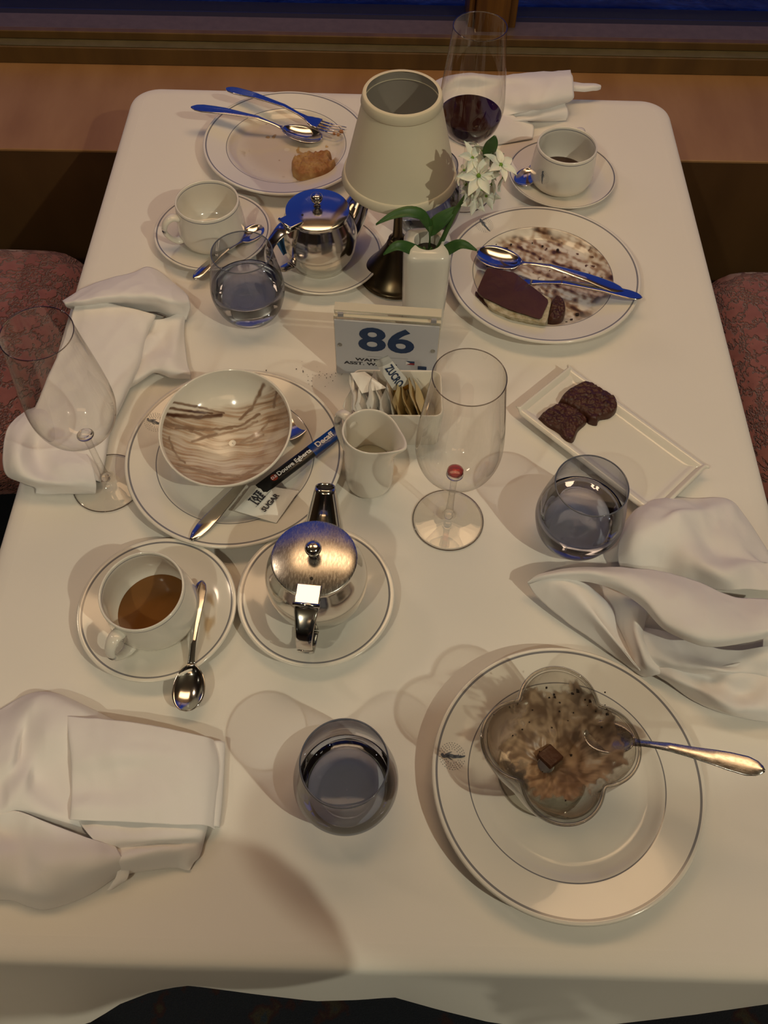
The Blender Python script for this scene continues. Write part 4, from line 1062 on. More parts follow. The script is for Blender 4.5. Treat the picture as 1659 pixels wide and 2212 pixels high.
def lump(name, lab, cat, outline, z0, h, mat, seed=1, dome=.15, parent=None, rough=.0008, edge=.0045, n=72):
    """rounded irregular slab inside a world outline, built as a height field that rolls over at its rim"""
    pts = np.array(outline); c = pts.mean(0)
    cl = (spline(np.vstack([pts, pts[:1]]), 90)[:-1] - c); nx = np.roll(cl, -1, 0)
    lo, hi = cl.min(0) - .001, cl.max(0) + .001
    vs = []; ins = []
    for i in range(n):
        for j in range(n):
            p_ = lo + (hi - lo) * np.array((i, j)) / (n - 1)
            d_ = nx - cl; t_ = np.clip(((p_ - cl) * d_).sum(1) / (d_ ** 2).sum(1), 0, 1); q_ = cl + d_ * t_[:, None]
            ds_ = np.linalg.norm(q_ - p_, axis=1); k_ = int(ds_.argmin())
            cr_ = ((cl[:, 1] > p_[1]) != (nx[:, 1] > p_[1])) & (p_[0] < (nx[:, 0] - cl[:, 0]) * (p_[1] - cl[:, 1]) / (nx[:, 1] - cl[:, 1] + 1e-12) + cl[:, 0])
            inside = cr_.sum() % 2 == 1; sd = ds_[k_] if inside else 0.
            if not inside: p_ = q_[k_]
            e_ = min(1., sd / edge); z = h * (1 - (1 - e_) ** 2.6) ** .5 * (1 + dome * min(1, sd / .015))
            z += min(1, sd / .002) * rough * (2.2 * fn(p_[0] * 150 + seed, p_[1] * 150, seed) + 1.3 * fn(p_[0] * 420, p_[1] * 420, seed) + 1.2 * (1 - 2 * abs(fn(p_[0] * 110, p_[1] * 190, seed + 5))))
            vs.append((p_[0], p_[1], z)); ins.append(inside)
    fs = [(i * n + j, (i + 1) * n + j, (i + 1) * n + j + 1, i * n + j + 1) for i in range(n - 1) for j in range(n - 1) if ins[i * n + j] or ins[(i + 1) * n + j] or ins[(i + 1) * n + j + 1] or ins[i * n + j + 1]]
    o = MB().add(vs, fs).build(name, mat, parent, loc=(c[0], c[1], z0))
    if lab: tag(o, lab, cat)
    return o
def O(pl, z): return [P(u, v, z)[:2] for u, v in pl]
zb = ZT + .0065
lump('brownie', 'upper brownie piece with a shiny top on the rectangular plate', 'brownie', O([(1206, 868), (1218, 850), (1245, 832), (1268, 826), (1300, 842), (1330, 862), (1333, 885), (1318, 900), (1296, 905), (1290, 916), (1272, 912), (1262, 900), (1236, 884)], zb + .008), zb, .013, 'brownie', 4)
lump('brownie', 'lower brownie piece, darker and broken, on the rectangular plate', 'brownie', O([(1160, 905), (1176, 888), (1205, 873), (1232, 878), (1262, 898), (1268, 912), (1250, 930), (1240, 952), (1225, 957), (1212, 948), (1206, 936), (1180, 925)], zb + .007), zb, .011, 'brownie', 9)
stain_mat('smear_film', (.30, .15, .08), (.045, .014, .006), .35)
def aR(px, py):
    m = 1 - sm(.6, 1.05, math.hypot((px - 1172) / 42, (py - 893) / 24) + .35 * fn(px * .09, py * .07))
    q_ = 1 - sm(1, 5, seg_d(px, py, [(1122, 882), (1132, 878), (1143, 868)]))
    s = fn(px * .13, py * .06, 2)
    return max(m * .95, q_), max(q_, .35 + .6 * sm(-.3, .3, s))
gr = [[(x, y, .0066 if abs(x) < .085 else .0092) for x in np.linspace(-.094, -.02, 110)] for y in np.linspace(-.041, .041, 110)]
rpw = rp_.matrix_world
film('chocolate_smear', rp_, 'smear_film', gr, aR)
cmb = MB()
for i, (u, v, s_) in enumerate(((1380, 976, 2.6), (1453, 988, 1.6), (1386, 1006, 1.4), (1322, 944, .8), (1300, 1012, 1.2))): chunk(cmb, local((rc0[0], rc0[1], ZT), P(u, v, ZT + .0075)), s_ * .0007, i + 40)
cm_ = cmb.build('crumbs', 'cream_crumb', None, smooth=False, loc=(rc0[0], rc0[1], ZT)); tag(cm_, 'pale crumbs scattered on the rectangular plate', 'crumbs', kind='stuff')

# ------------------------------------------------------------------ cake on plate C
zc = ZT + .0055
ck = thing('cake_piece', 'half eaten chocolate glazed cake piece on the smeared plate', 'cake', (.165, .800, zc))
CL = (.165, .800, zc)
base = [(1038, 648), (1054, 612), (1110, 618), (1192, 660), (1180, 712), (1108, 700), (1062, 682)]
topq = [(1030, 628), (1052, 578), (1110, 588), (1186, 648), (1168, 690), (1100, 668), (1040, 640)]
def polyr(p_):
    p_ = np.array(p_ + [p_[0]]); d_ = np.r_[0, np.cumsum(np.linalg.norm(np.diff(p_, axis=0), axis=1))]
    q_ = np.linspace(0, d_[-1], 97)[:-1]; r_ = np.stack([np.interp(q_, d_, p_[:, 0]), np.interp(q_, d_, p_[:, 1])], 1)
    r_ = (np.roll(r_, 1, 0) + r_ * 2 + np.roll(r_, -1, 0)) / 4
    return r_[::2]
def prism(name, bo, to, zb_, zt_, mat, seed):
    b_ = polyr(O(bo, zc + zb_)); t_ = polyr(O(to, zc + zt_))
    vs = []; n = 48
    for k_ in range(6):
        q_ = k_ / 5
        for i in range(n):
            p_ = b_[i] * (1 - q_) + t_[i] * q_; nz = .0009 * fn(p_[0] * 300, p_[1] * 300, q_ * 3 + seed)
            vs.append((p_[0] - CL[0] + nz, p_[1] - CL[1] + nz, zb_ + (zt_ - zb_) * q_))
    vs += [(np.mean(t_[:, 0]) - CL[0], np.mean(t_[:, 1]) - CL[1], zt_ + .001)]
    fs = [(k_ * n + i, k_ * n + (i + 1) % n, (k_ + 1) * n + (i + 1) % n, (k_ + 1) * n + i) for k_ in range(5) for i in range(n)]
    fs += [(5 * n + i, 5 * n + (i + 1) % n, 6 * n) for i in range(n)]
    return MB().add(vs, fs).build(name, mat, ck, angle=45)
prism('sponge_layer', base, [(u, v - 14) for u, v in base], 0, .0175, 'sponge', 1)
prism('chocolate_glaze', [(u, v + 3) for u, v in topq], topq, .0160, .0205, 'chocolate_glaze', 2)
prism('chocolate_side', [(1030, 640), (1050, 660), (1072, 682), (1066, 690), (1040, 672), (1026, 648)], [(1028, 628), (1050, 645), (1074, 658), (1070, 668), (1046, 655), (1026, 636)], 0, .012, 'brownie', 5)
lump('cake_crumb', 'broken off chocolate end beside the cake piece', 'cake', O([(1180, 692), (1186, 660), (1200, 645), (1216, 650), (1222, 672), (1212, 694), (1192, 700)], zc + .006), zc, .0125, 'brownie', 12)
crm = MB()
for i, (u, v, s_) in enumerate(((1247, 679, 3.4), (1234, 691, 2.8), (1224, 697, 2.4), (1309, 666, 3.2), (1279, 697, 1), (1070, 528, 4), (1094, 537, 3), (1104, 528, 2.4), (1150, 525, 1.6), (1172, 532, 2.2), (1205, 540, 3), (1276, 532, 1.4), (1057, 676, 1.2), (1300, 600, 1.6), (1155, 699, 2.2))): chunk(crm, P(u, v, zc + .002), s_ * .00062, i + 60)
tag(crm.build('cake_crumbs', 'dark_crumb', None, smooth=False), 'dark crumbs scattered round the cake plate', 'crumbs', kind='stuff')
# pastry on plate D
lump('pastry_piece', 'bitten apple pastry piece on the far plate', 'pastry', O([(632, 372), (630, 352), (650, 340), (690, 334), (716, 336), (712, 348), (726, 356), (716, 372), (690, 384), (655, 388)], zc + .007), zc, .014, 'pastry', 3, rough=.0014)
frg = MB()
for i, (u, v, s_) in enumerate(((737, 284, 4.5), (730, 291, 3.5), (722, 289, 3))): chunk(frg, P(u, v, .7735), s_ * .0007, i + 90)
tag(frg.build('food_remains', 'pastry', None, smooth=False), 'pastry bits stuck on the far fork tines', 'food', kind='stuff')

# ------------------------------------------------------------------ coffee stick and sugar packet on plate B
zk = ZT + .0265
ax, bx = np.array(P(557, 1053, zk - .005)), np.array(P(738, 917, zk))
d_ = (bx - ax); d_ /= np.linalg.norm(d_); s_ = np.array((d_[1], -d_[0], 0)); s_ /= np.linalg.norm(s_); hw_ = .0080
quadw = [tuple(ax - s_ * hw_), tuple(bx - s_ * hw_), tuple(bx + s_ * hw_), tuple(ax + s_ * hw_)]
off_ = s_ * .004
quadw = [tuple(np.array(q_) + off_) for q_ in quadw]
stk, ct, nr = slab('coffee_stick', 'black and blue coffee stick packet across the bowl plate rim', 'coffee packet', quadw, [(0, .60, 'foil_black'), (.60, .90, 'foil_blue'), (.90, 1, 'foil_navy')], .001, .0022)
mid = lambda a: np.array(quadw[0]) * (1 - a) * .5 + np.array(quadw[1]) * a * .5 + np.array(quadw[3]) * (1 - a) * .5 + np.array(quadw[2]) * a * .5
text('Douwe Egberts', .0076, 'print_white', stk, facemat(ct, mid(.40), d_, nr, .0034), .0002)
text('Decaff', .0096, 'print_white', stk, facemat(ct, mid(.76), d_, nr, .0034), .0003)
o = MB().disc(.0042, 0, 20).build('badge', 'badge_red', stk); o.matrix_local = facemat(ct, mid(.165), d_, nr, .0031)
text('D.E', .0048, 'print_white', stk, facemat(ct, mid(.165), d_, nr, .0036), .0001)
zs_ = ZT + .019
quadw = [P(562, 1047, zs_ + .001), P(645, 1061, zs_), P(597, 1130, zs_ - .001), P(507, 1103, zs_ - .003)]
sp2, ct, nr = slab('sugar_packet', 'white sugar packet with black print on the bowl plate', 'sugar packet', quadw, [(0, 1, 'paper_white')], .001, .0035)
tdir = np.array(P(607, 1062, zs_)) - np.array(P(572, 1100, zs_)); 
text('TATE', .0088, 'ink', sp2, facemat(ct, P(552, 1077, zs_), tdir, nr, .0050), .0004, sx=.75)
text('LYLE', .0088, 'ink', sp2, facemat(ct, P(562, 1083, zs_), tdir, nr, .0050), .0004, sx=.75)
text('SUGAR', .0078, 'ink', sp2, facemat(ct, P(585, 1090, zs_), tdir, nr, .0050), .0003)
ln_ = facemat(ct, P(570, 1081, zs_), tdir, nr, .0048)
o = MB().box((-.013, -.0002, 0), (.013, .0002, .0001)).build('rule_line', 'ink', sp2, smooth=False); o.matrix_local = ln_

# ------------------------------------------------------------------ napkins
def napkin(label, patches, cpx, wr=.0017):
    c = P(*cpx, ZT); t = None; mb = MB()
    for pi, (rows_, nr_, nc_) in enumerate(patches):
        g = spline2(rows_, nr_, nc_); out = []
        for i in range(nr_):
            row = []
            for j in range(nc_):
                u, v, h = g[i, j]; h = max(h, .0008)
                p_ = P(u, v, ZT + h)
                e = min(1, h / .006)
                hh = wr * e * (1.2 * fn(p_[0] * 30 + pi, p_[1] * 22, 1) + (1 - 2 * abs(fn(p_[0] * 38 + 3 * p_[1], p_[1] * 22 + pi, 5))) * .9 + .3 * fn(p_[0] * 90, p_[1] * 90, pi))
                row.append((p_[0] - c[0], p_[1] - c[1], max(.0006, h + hh)))
            out.append(row)
        mb.grid(out)
    o = mb.build('napkin', 'napkin', None, loc=c, solid=.0012, sub=0)
    return tag(o, label, 'napkin')
# folded, lower left
napkin('thick folded white napkin with a crumpled end near the table corner', [
    ([[(-70, 1575, .001), (0, 1535, .001), (60, 1502, .001), (120, 1500, .001), (200, 1535, .002), (250, 1560, .002)],
      [(-70, 1600, .018), (15, 1560, .020), (75, 1520, .024), (130, 1518, .026), (200, 1555, .022), (250, 1590, .02)],
      [(-70, 1660, .022), (20, 1640, .034), (48, 1610, .022), (110, 1590, .034), (180, 1620, .022), (250, 1660, .014)],
      [(-70, 1720, .030), (0, 1700, .026), (50, 1690, .034), (80, 1680, .022), (160, 1700, .022), (250, 1720, .012)],
      [(-70, 1760, .028), (0, 1755, .030), (40, 1742, .030), (110, 1755, .026), (190, 1785, .020), (260, 1800, .014)],
      [(-70, 1790, .012), (0, 1775, .010), (60, 1775, .012), (140, 1800, .012), (220, 1830, .010), (300, 1830, .008)]], 70, 80),
    ([[(-70, 1750, .026), (0, 1756, .030), (40, 1752, .032), (120, 1785, .032), (200, 1815, .028), (250, 1830, .022)],
      [(-70, 1800, .026), (10, 1800, .020), (60, 1800, .026), (130, 1825, .034), (200, 1845, .032), (262, 1850, .022)],
      [(-70, 1860, .030), (10, 1850, .030), (60, 1850, .028), (110, 1870, .036), (190, 1875, .030), (268, 1862, .018)],
      [(-70, 1915, .018), (20, 1910, .020), (60, 1920, .022), (110, 1925, .022), (190, 1905, .018), (262, 1878, .010)],
      [(-70, 1945, .001), (20, 1942, .001), (60, 1955, .001), (105, 1962, .001), (190, 1932, .001), (262, 1884, .002)]], 60, 80),
    ([[(165, 1770, .020), (240, 1772, .020), (330, 1772, .020), (400, 1772, .018), (440, 1774, .014), (446, 1786, .003)],
      [(200, 1812, .028), (260, 1812, .026), (330, 1812, .024), (390, 1808, .022), (432, 1805, .016), (440, 1810, .003)],
      [(232, 1838, .022), (270, 1832, .020), (330, 1822, .016), (380, 1820, .015), (425, 1820, .012), (436, 1828, .003)],
      [(255, 1858, .024), (290, 1850, .024), (340, 1838, .022), (380, 1836, .018), (415, 1836, .012), (430, 1850, .003)],
      [(262, 1880, .012), (300, 1872, .012), (340, 1866, .010), (378, 1856, .010), (405, 1856, .008), (418, 1862, .002)],
      [(262, 1888, .001), (305, 1880, .001), (345, 1875, .001), (380, 1872, .001), (400, 1878, .001), (410, 1880, .001)]], 60, 70),
    ([[(256, 1868, .014), (268, 1868, .013), (285, 1866, .010)], [(250, 1895, .010), (262, 1896, .010), (275, 1896, .008)], [(230, 1924, .002), (240, 1920, .003), (262, 1905, .003)]], 16, 12),
    ([[(160, 1555, .014), (260, 1562, .014), (360, 1578, .014), (440, 1598, .012), (481, 1603, .009), (483, 1606, .001)],
      [(160, 1640, .012), (260, 1640, .012), (360, 1650, .016), (440, 1660, .014), (478, 1665, .009), (481, 1668, .001)],
      [(160, 1720, .010), (260, 1720, .010), (360, 1725, .016), (440, 1730, .014), (474, 1735, .009), (477, 1736, .001)],
      [(160, 1775, .010), (260, 1778, .010), (360, 1782, .010), (440, 1784, .010), (468, 1786, .008), (472, 1788, .001)]], 30, 40),
    ([[(148, 1546, .022), (152, 1549, .030), (220, 1554, .031), (310, 1565, .030), (390, 1582, .028), (440, 1592, .024), (456, 1598, .016), (462, 1602, .006)],
      [(155, 1585, .024), (158, 1585, .033), (230, 1588, .034), (310, 1600, .033), (390, 1610, .031), (440, 1616, .026), (462, 1622, .017), (470, 1628, .007)],
      [(160, 1640, .026), (163, 1640, .034), (230, 1632, .036), (310, 1630, .035), (380, 1640, .033), (436, 1650, .028), (464, 1654, .018), (474, 1660, .008)],
      [(161, 1676, .026), (164, 1676, .0285), (225, 1672, .029), (290, 1664, .030), (370, 1676, .031), (434, 1685, .028), (462, 1690, .018), (473, 1695, .008)],
      [(161, 1712, .025), (164, 1712, .0265), (225, 1705, .0265), (300, 1700, .029), (370, 1706, .029), (432, 1714, .027), (458, 1720, .018), (470, 1725, .008)],
      [(160, 1745, .024), (163, 1745, .030), (230, 1742, .031), (310, 1742, .030), (380, 1748, .028), (430, 1752, .025), (455, 1757, .017), (466, 1762, .008)],
      [(157, 1771, .022), (160, 1771, .027), (230, 1774, .028), (310, 1778, .027), (380, 1782, .026), (428, 1782, .023), (450, 1785, .016), (463, 1792, .007)]], 70, 90)],
    (240, 1730))
# rumpled, left
napkin('rumpled white napkin trailing over the table edge beside the wine glass', [
    ([[(135, 650, .010), (170, 630, .014), (235, 605, .012), (290, 590, .010), (318, 579, .006), (345, 590, .004), (395, 630, .003)],
      [(138, 655, .024), (180, 640, .034), (240, 620, .036), (290, 608, .034), (325, 605, .030), (355, 618, .028), (405, 640, .020)],
      [(142, 660, .030), (180, 650, .044), (240, 640, .046), (300, 635, .044), (340, 640, .042), (375, 648, .038), (408, 650, .024)],
      [(146, 665, .024), (185, 658, .034), (240, 652, .036), (300, 652, .034), (340, 655, .032), (375, 665, .028), (410, 665, .016)],
      [(160, 668, .012), (200, 668, .012), (245, 668, .012), (300, 672, .012), (340, 675, .010), (370, 685, .008), (402, 690, .003)]], 60, 80),
    ([[(280, 680, .016), (315, 690, .015), (350, 690, .014), (385, 680, .012), (402, 668, .008)],
      [(270, 720, .012), (315, 718, .010), (355, 712, .012), (385, 700, .012), (396, 710, .003)],
      [(255, 760, .014), (300, 745, .022), (345, 745, .010), (375, 760, .018), (398, 740, .004)],
      [(240, 800, .020), (290, 785, .014), (330, 775, .018), (370, 780, .022), (405, 790, .006)],
      [(225, 845, .008), (275, 830, .012), (330, 800, .018), (370, 802, .020), (412, 808, .008)],
      [(225, 850, .001), (278, 838, .001), (332, 806, .006), (370, 815, .006), (412, 818, .001)]], 60, 60),
    ([[(165, 655, .028), (200, 652, .032), (250, 660, .032), (300, 672, .028), (333, 682, .022), (334, 684, .004)],
      [(150, 700, .026), (195, 700, .032), (250, 705, .034), (290, 712, .030), (315, 720, .022), (318, 722, .002)],
      [(130, 760, .024), (180, 765, .030), (235, 770, .034), (275, 780, .030), (298, 785, .022), (300, 787, .002)],
      [(100, 830, .020), (155, 835, .026), (210, 845, .030), (245, 850, .028), (268, 855, .020), (270, 858, .002)],
      [(70, 900, .016), (130, 905, .022), (180, 915, .024), (215, 920, .022), (236, 925, .016), (238, 928, .001)],
      [(50, 960, .016), (115, 965, .022), (160, 975, .022), (200, 985, .018), (224, 990, .012), (226, 992, .001)],
      [(60, 1020, .014), (110, 1025, .018), (150, 1030, .016), (190, 1035, .014), (213, 1040, .008), (215, 1042, .001)]], 90, 60),
    ([[(60, 885, .010), (90, 880, .014), (120, 890, .014), (150, 920, .012), (180, 960, .012)],
      [(22, 920, .024), (55, 915, .030), (90, 920, .024), (130, 950, .020), (180, 975, .016)],
      [(8, 980, .026), (40, 980, .040), (75, 975, .020), (120, 985, .024), (190, 985, .020)],
      [(15, 1025, .020), (50, 1025, .034), (95, 1020, .024), (140, 1010, .028), (200, 1005, .022)],
      [(50, 1042, .012), (85, 1045, .022), (125, 1045, .026), (170, 1040, .024), (208, 1045, .016)],
      [(76, 1052, .004), (105, 1052, .012), (140, 1052, .018), (175, 1056, .014), (208, 1062, .006)],
      [(78, 1066, .001), (105, 1067, .001), (140, 1066, .002), (175, 1066, .001), (206, 1065, .001)]], 70, 60)],
    (220, 850))
# big crumpled, right
napkin('large crumpled white napkin beside the dessert plate and the blue tumbler', [
    ([[(1375, 1100, .001), (1400, 1082, .001), (1440, 1074, .001), (1500, 1078, .001), (1570, 1080, .001), (1610, 1120, .001), (1700, 1260, .001)],
      [(1352, 1130, .016), (1385, 1105, .026), (1440, 1092, .030), (1500, 1100, .026), (1560, 1098, .018), (1600, 1135, .012), (1690, 1270, .010)],
      [(1340, 1165, .020), (1375, 1140, .040), (1420, 1130, .046), (1470, 1110, .046), (1520, 1150, .026), (1580, 1160, .022), (1690, 1260, .018)],
      [(1336, 1200, .016), (1370, 1180, .036), (1420, 1170, .040), (1480, 1160, .042), (1540, 1200, .024), (1600, 1205, .024), (1690, 1225, .030)],
      [(1340, 1228, .010), (1380, 1225, .022), (1430, 1220, .024), (1490, 1215, .038), (1560, 1235, .044), (1620, 1222, .030), (1690, 1225, .024)],
      [(1350, 1240, .004), (1400, 1260, .010), (1450, 1270, .012), (1510, 1270, .018), (1580, 1275, .030), (1630, 1275, .026), (1700, 1280, .020)]], 80, 100),
    ([[(1138, 1258, .020), (1170, 1242, .030), (1240, 1229, .040), (1340, 1228, .046), (1430, 1238, .046), (1500, 1258, .044), (1580, 1290, .044), (1700, 1300, .040)],
      [(1139, 1259, .018), (1180, 1246, .034), (1250, 1236, .048), (1340, 1240, .060), (1440, 1262, .064), (1510, 1290, .062), (1590, 1325, .056), (1700, 1330, .05)],
      [(1139, 1260, .016), (1200, 1250, .032), (1280, 1245, .050), (1360, 1262, .064), (1440, 1300, .068), (1520, 1330, .068), (1600, 1355, .060), (1700, 1350, .05)],
      [(1140, 1261, .014), (1215, 1252, .030), (1300, 1256, .048), (1380, 1290, .062), (1440, 1345, .066), (1520, 1378, .066), (1610, 1375, .058), (1700, 1355, .05)],
      [(1140, 1262, .012), (1218, 1254, .024), (1303, 1262, .038), (1378, 1302, .046), (1442, 1362, .050), (1525, 1395, .050), (1620, 1385, .046), (1700, 1362, .04)]], 60, 110),
    ([[(1142, 1262, .018), (1180, 1250, .030), (1220, 1248, .034), (1262, 1262, .030), (1290, 1285, .020)],
      [(1160, 1288, .012), (1200, 1275, .028), (1245, 1280, .038), (1295, 1305, .026), (1320, 1315, .014)],
      [(1200, 1325, .008), (1240, 1315, .026), (1275, 1320, .036), (1300, 1345, .026), (1330, 1350, .008)],
      [(1265, 1372, .006), (1295, 1365, .020), (1320, 1375, .030), (1335, 1395, .020), (1355, 1400, .006)],
      [(1340, 1425, .003), (1355, 1425, .012), (1365, 1428, .018), (1372, 1440, .012), (1380, 1450, .004)],
      [(1380, 1455, .001), (1384, 1452, .004), (1388, 1452, .006), (1392, 1456, .004), (1395, 1458, .001)]], 70, 50),
    ([[(1300, 1265, .006), (1330, 1280, .010), (1370, 1300, .010), (1400, 1330, .010)],
      [(1310, 1320, .006), (1340, 1320, .010), (1372, 1315, .026), (1395, 1330, .012)],
      [(1325, 1370, .004), (1348, 1365, .008), (1372, 1360, .030), (1390, 1370, .012)],
      [(1345, 1410, .004), (1365, 1405, .010), (1385, 1400, .030), (1408, 1405, .010)],
      [(1375, 1450, .003), (1388, 1440, .014), (1402, 1435, .022), (1430, 1440, .010)],
      [(1395, 1462, .002), (1412, 1458, .012), (1432, 1455, .014), (1450, 1460, .006)]], 60, 40),
    ([[(1375, 1355, .008), (1440, 1368, .010), (1500, 1385, .014), (1560, 1405, .020), (1640, 1400, .030), (1720, 1380, .03)],
      [(1385, 1372, .020), (1440, 1395, .018), (1500, 1420, .016), (1560, 1432, .022), (1630, 1425, .030), (1720, 1420, .03)],
      [(1395, 1410, .022), (1450, 1430, .026), (1510, 1440, .030), (1570, 1450, .030), (1640, 1450, .022), (1720, 1450, .02)],
      [(1420, 1445, .014), (1470, 1450, .018), (1530, 1455, .020), (1590, 1450, .018), (1650, 1460, .018), (1720, 1470, .02)]], 50, 60),
    ([[(1400, 1440, .016), (1450, 1445, .018), (1500, 1445, .020), (1560, 1440, .026), (1620, 1430, .024), (1720, 1430, .02)],
      [(1420, 1458, .010), (1470, 1470, .020), (1530, 1470, .012), (1580, 1465, .024), (1650, 1460, .018), (1720, 1460, .02)],
      [(1450, 1478, .004), (1500, 1490, .016), (1550, 1505, .024), (1600, 1500, .014), (1660, 1490, .022), (1720, 1500, .02)],
      [(1480, 1500, .002), (1530, 1520, .012), (1580, 1535, .020), (1620, 1530, .022), (1670, 1530, .02), (1720, 1535, .02)],
      [(1510, 1520, .001), (1560, 1538, .001), (1600, 1548, .001), (1640, 1556, .001), (1680, 1560, .001), (1720, 1565, .001)]], 60, 70)],
    (1450, 1320))
# far napkin
napkin('crumpled white napkin at the far table edge behind the wine glass', [
    ([[(935, 180, .004), (970, 165, .012), (1020, 160, .014), (1080, 165, .012), (1150, 158, .012), (1232, 154, .010)],
      [(945, 195, .016), (980, 170, .038), (1020, 165, .040), (1070, 168, .034), (1150, 166, .040), (1234, 162, .032)],
      [(950, 215, .012), (985, 195, .026), (1030, 190, .024), (1095, 185, .034), (1160, 182, .046), (1237, 172, .036)],
      [(952, 240, .010), (990, 225, .018), (1040, 215, .018), (1110, 210, .034), (1170, 205, .044), (1238, 195, .034)],
      [(955, 262, .008), (1000, 250, .014), (1060, 235, .014), (1125, 228, .030), (1170, 225, .036), (1238, 212, .026)],
      [(960, 280, .002), (1010, 275, .008), (1075, 255, .014), (1140, 240, .018), (1180, 236, .018), (1225, 222, .012)]], 70, 80),
    ([[(1090, 232, .016), (1130, 238, .018), (1170, 238, .018), (1220, 225, .014)],
      [(1070, 252, .012), (1120, 252, .010), (1175, 248, .018), (1226, 240, .012)],
      [(1050, 272, .012), (1110, 262, .014), (1170, 258, .012), (1226, 252, .006)],
      [(1030, 290, .004), (1100, 262, .002), (1160, 262, .001), (1222, 260, .001)]], 40, 50),
    ([[(955, 265, .006), (1000, 262, .012), (1060, 252, .016), (1110, 248, .012)],
      [(965, 282, .010), (1010, 285, .020), (1060, 270, .022), (1115, 256, .012)],
      [(985, 300, .006), (1030, 300, .012), (1080, 290, .014), (1150, 270, .006)],
      [(1010, 318, .001), (1050, 315, .001), (1100, 308, .001), (1150, 300, .001)]], 40, 50),
    ([[(1232, 178, .020), (1260, 182, .018), (1285, 183, .016), (1297, 186, .014)],
      [(1232, 186, .026), (1260, 188, .024), (1285, 188, .022), (1297, 189, .016)],
      [(1232, 198, .020), (1260, 198, .018), (1285, 197, .016), (1296, 194, .012)]], 16, 24)],
    (1100, 240), .0010)

# ------------------------------------------------------------------ the guest taking the picture, standing at the near table end (outside the frame)
pbsdf('dark_cloth', (.02, .022, .03), .9)
pbsdf('skin', (.45, .26, .18), .5, sss=.2)
pbsdf('hair', (.03, .018, .010), .6)
def skinned(name, verts, edges, rads, mat, parent):
    me = bpy.data.meshes.new(name); me.from_pydata(verts, edges, []); o = bpy.data.objects.new(name, me); C.objects.link(o); o.parent = parent
    m_ = o.modifiers.new('skin', 'SKIN')
    for i, r_ in enumerate(rads): me.skin_vertices[0].data[i].radius = (r_, r_ * .8) if not hasattr(r_, '__len__') else r_
    me.skin_vertices[0].data[0].use_root = True
    o.modifiers.new('sub', 'SUBSURF').render_levels = 2
    me.materials.append(MATS[mat]); m_.use_smooth_shade = True
    return o

pz = thing('person', 'person in dark clothes standing at the near table end, taking the photograph', 'person', (0.05, -.33, 0))
bv = [(0, -.03, .98), (0, .0, 1.12), (0, .05, 1.28), (0, .08, 1.42), (0, .10, 1.50), (.155, .078, 1.43), (-.17, .08, 1.43), (.230, .188, 1.20), (-.33, .23, 1.24), (.01, .185, 1.10), (-.17, .215, 1.39), (.10, .01, .92), (-.10, .01, .92), (.11, .03, .50), (-.11, .03, .50), (.12, -.02, .09), (-.12, -.02, .09), (.135, .12, .04), (-.135, .12, .04)]
be = [(0, 1), (1, 2), (2, 3), (3, 4), (3, 5), (3, 6), (5, 7), (6, 8), (7, 9), (8, 10), (0, 11), (0, 12), (11, 13), (12, 14), (13, 15), (14, 16), (15, 17), (16, 18)]
br = [(.15, .10), (.135, .095), (.15, .10), (.13, .085), .055, .070, .066, .066, .056, .042, .038, .085, .085, .058, .058, .042, .042, .038, .038]
skinned('body', bv, be, br, 'dark_cloth', pz)
hd_ = MB(); hp = [(.0005, -.115), (.035, -.110), (.052, -.085), (.064, -.05), (.074, 0), (.076, .035), (.066, .08), (.04, .108), (.0005, .118)]
hd_.lathe(spline(hp, 40).tolist(), 40)
hd_.v = [(x * .95, y * 1.18 + (.016 * math.exp(-((x / .012) ** 2) - ((z + .012) / .018) ** 2) if y > 0 else 0), z) for x, y, z in hd_.v]
head = hd_.build('head', 'skin', pz, loc=(0, .13, 1.645), rot=(R(-28), 0, 0))
for sx in (-1, 1):
    MB().ball((sx * .030, .080, .012), .0115, 14).build('eye', 'print_white', head)
    MB().ball((sx * .074, -.004, -.008), .017, 12, 1.5).build('ear', 'skin', head)
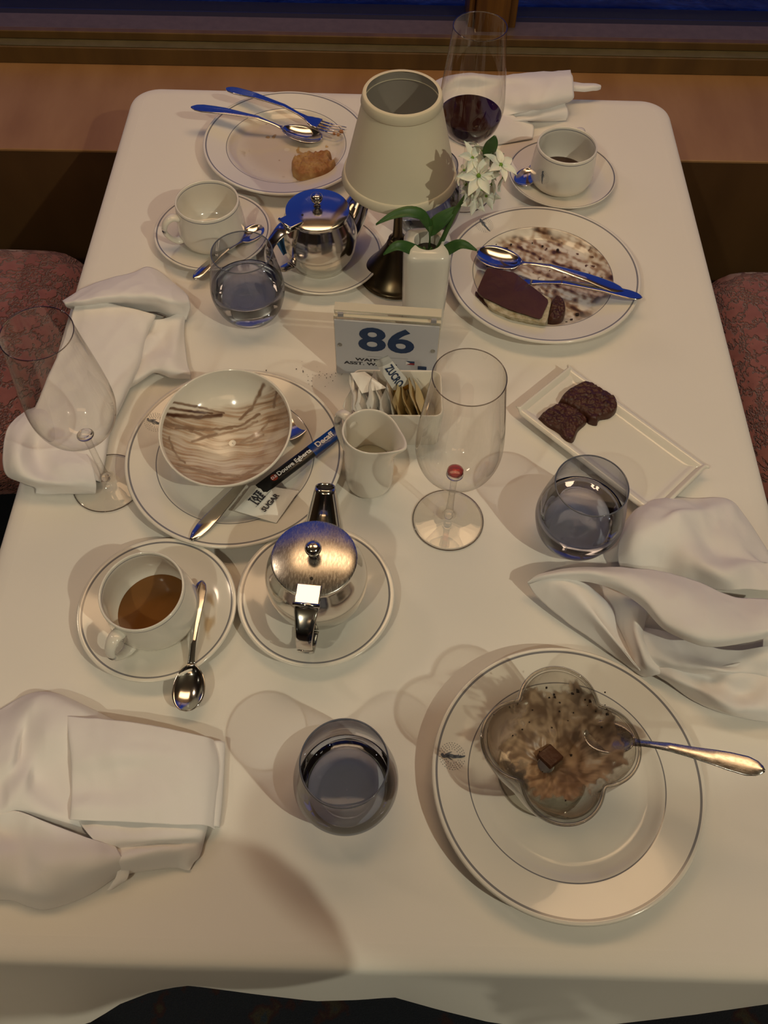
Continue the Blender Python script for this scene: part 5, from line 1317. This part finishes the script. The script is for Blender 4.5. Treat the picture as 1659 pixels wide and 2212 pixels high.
MB().tube([(-.022, .079, -.052), (0, .085, -.054), (.022, .079, -.052)], [.002, .005, .002], 10).build('mouth', 'badge_red', head)
hr = MB().lathe([(q_ * 1.07, z_ * 1.06) for q_, z_ in spline(hp, 40).tolist() if z_ > -.02], 40); hr.v = [(x, y * 1.14 - .014, z + .004 + .03 * max(0, y / .08)) for x, y, z in hr.v]
hr.build('hair', 'hair', head)
def hand(root, mat_, mirror):
    h_ = []; e_ = []; r_ = []
    h_ += [(0, 0, 0), (0, .035, 0), (0, .07, 0)]; e_ += [(0, 1), (1, 2)]; r_ += [(.027, .016), (.036, .015), (.034, .013)]
    o_ = skinned('hand', h_, e_, r_, 'skin', root)
    o_.matrix_local = mat_
    for k_, (x_, L_, a_) in enumerate(((-.027, .062, 20), (-.009, .072, 25), (.009, .068, 30), (.026, .054, 35))):
        f_ = skinned('finger', [(x_, .07, 0), (x_, .07 + L_ * .45, -.004), (x_, .07 + L_ * .7, -.018), (x_ * .95, .07 + L_ * .8, -.036)], [(0, 1), (1, 2), (2, 3)], [.0095, .009, .0082, .007], 'skin', o_)
    skinned('thumb', [(mirror * .024, .02, 0), (mirror * .048, .045, -.008), (mirror * .050, .072, -.018)], [(0, 1), (1, 2)], [.012, .0105, .009], 'skin', o_)
hand(pz, Matrix.Translation((.005, .184, 1.095)) @ Matrix.Rotation(R(88), 4, 'Z') @ Matrix.Rotation(R(-15), 4, 'X'), 1)
hand(pz, Matrix.Translation((-.165, .217, 1.40)) @ Matrix.Rotation(R(-40), 4, 'Z') @ Matrix.Rotation(R(62), 4, 'X'), 1)

sk = MB(); rk = random.Random(5)
for i in range(34):
    chunk(sk, P(685 + rk.gauss(0, 26), 812 + rk.gauss(0, 10), ZT + .0004), rk.uniform(.0002, .0005), i)
for i, (u, v) in enumerate(((575, 800), (640, 797), (655, 803), (1500, 1240), (430, 1340))): chunk(sk, P(u, v, ZT + .0005), .0006, i)
tag(sk.build('table_crumbs', 'dark_crumb', None, smooth=False), 'tiny dark crumbs on the cloth beside the number sign', 'crumbs', kind='stuff')
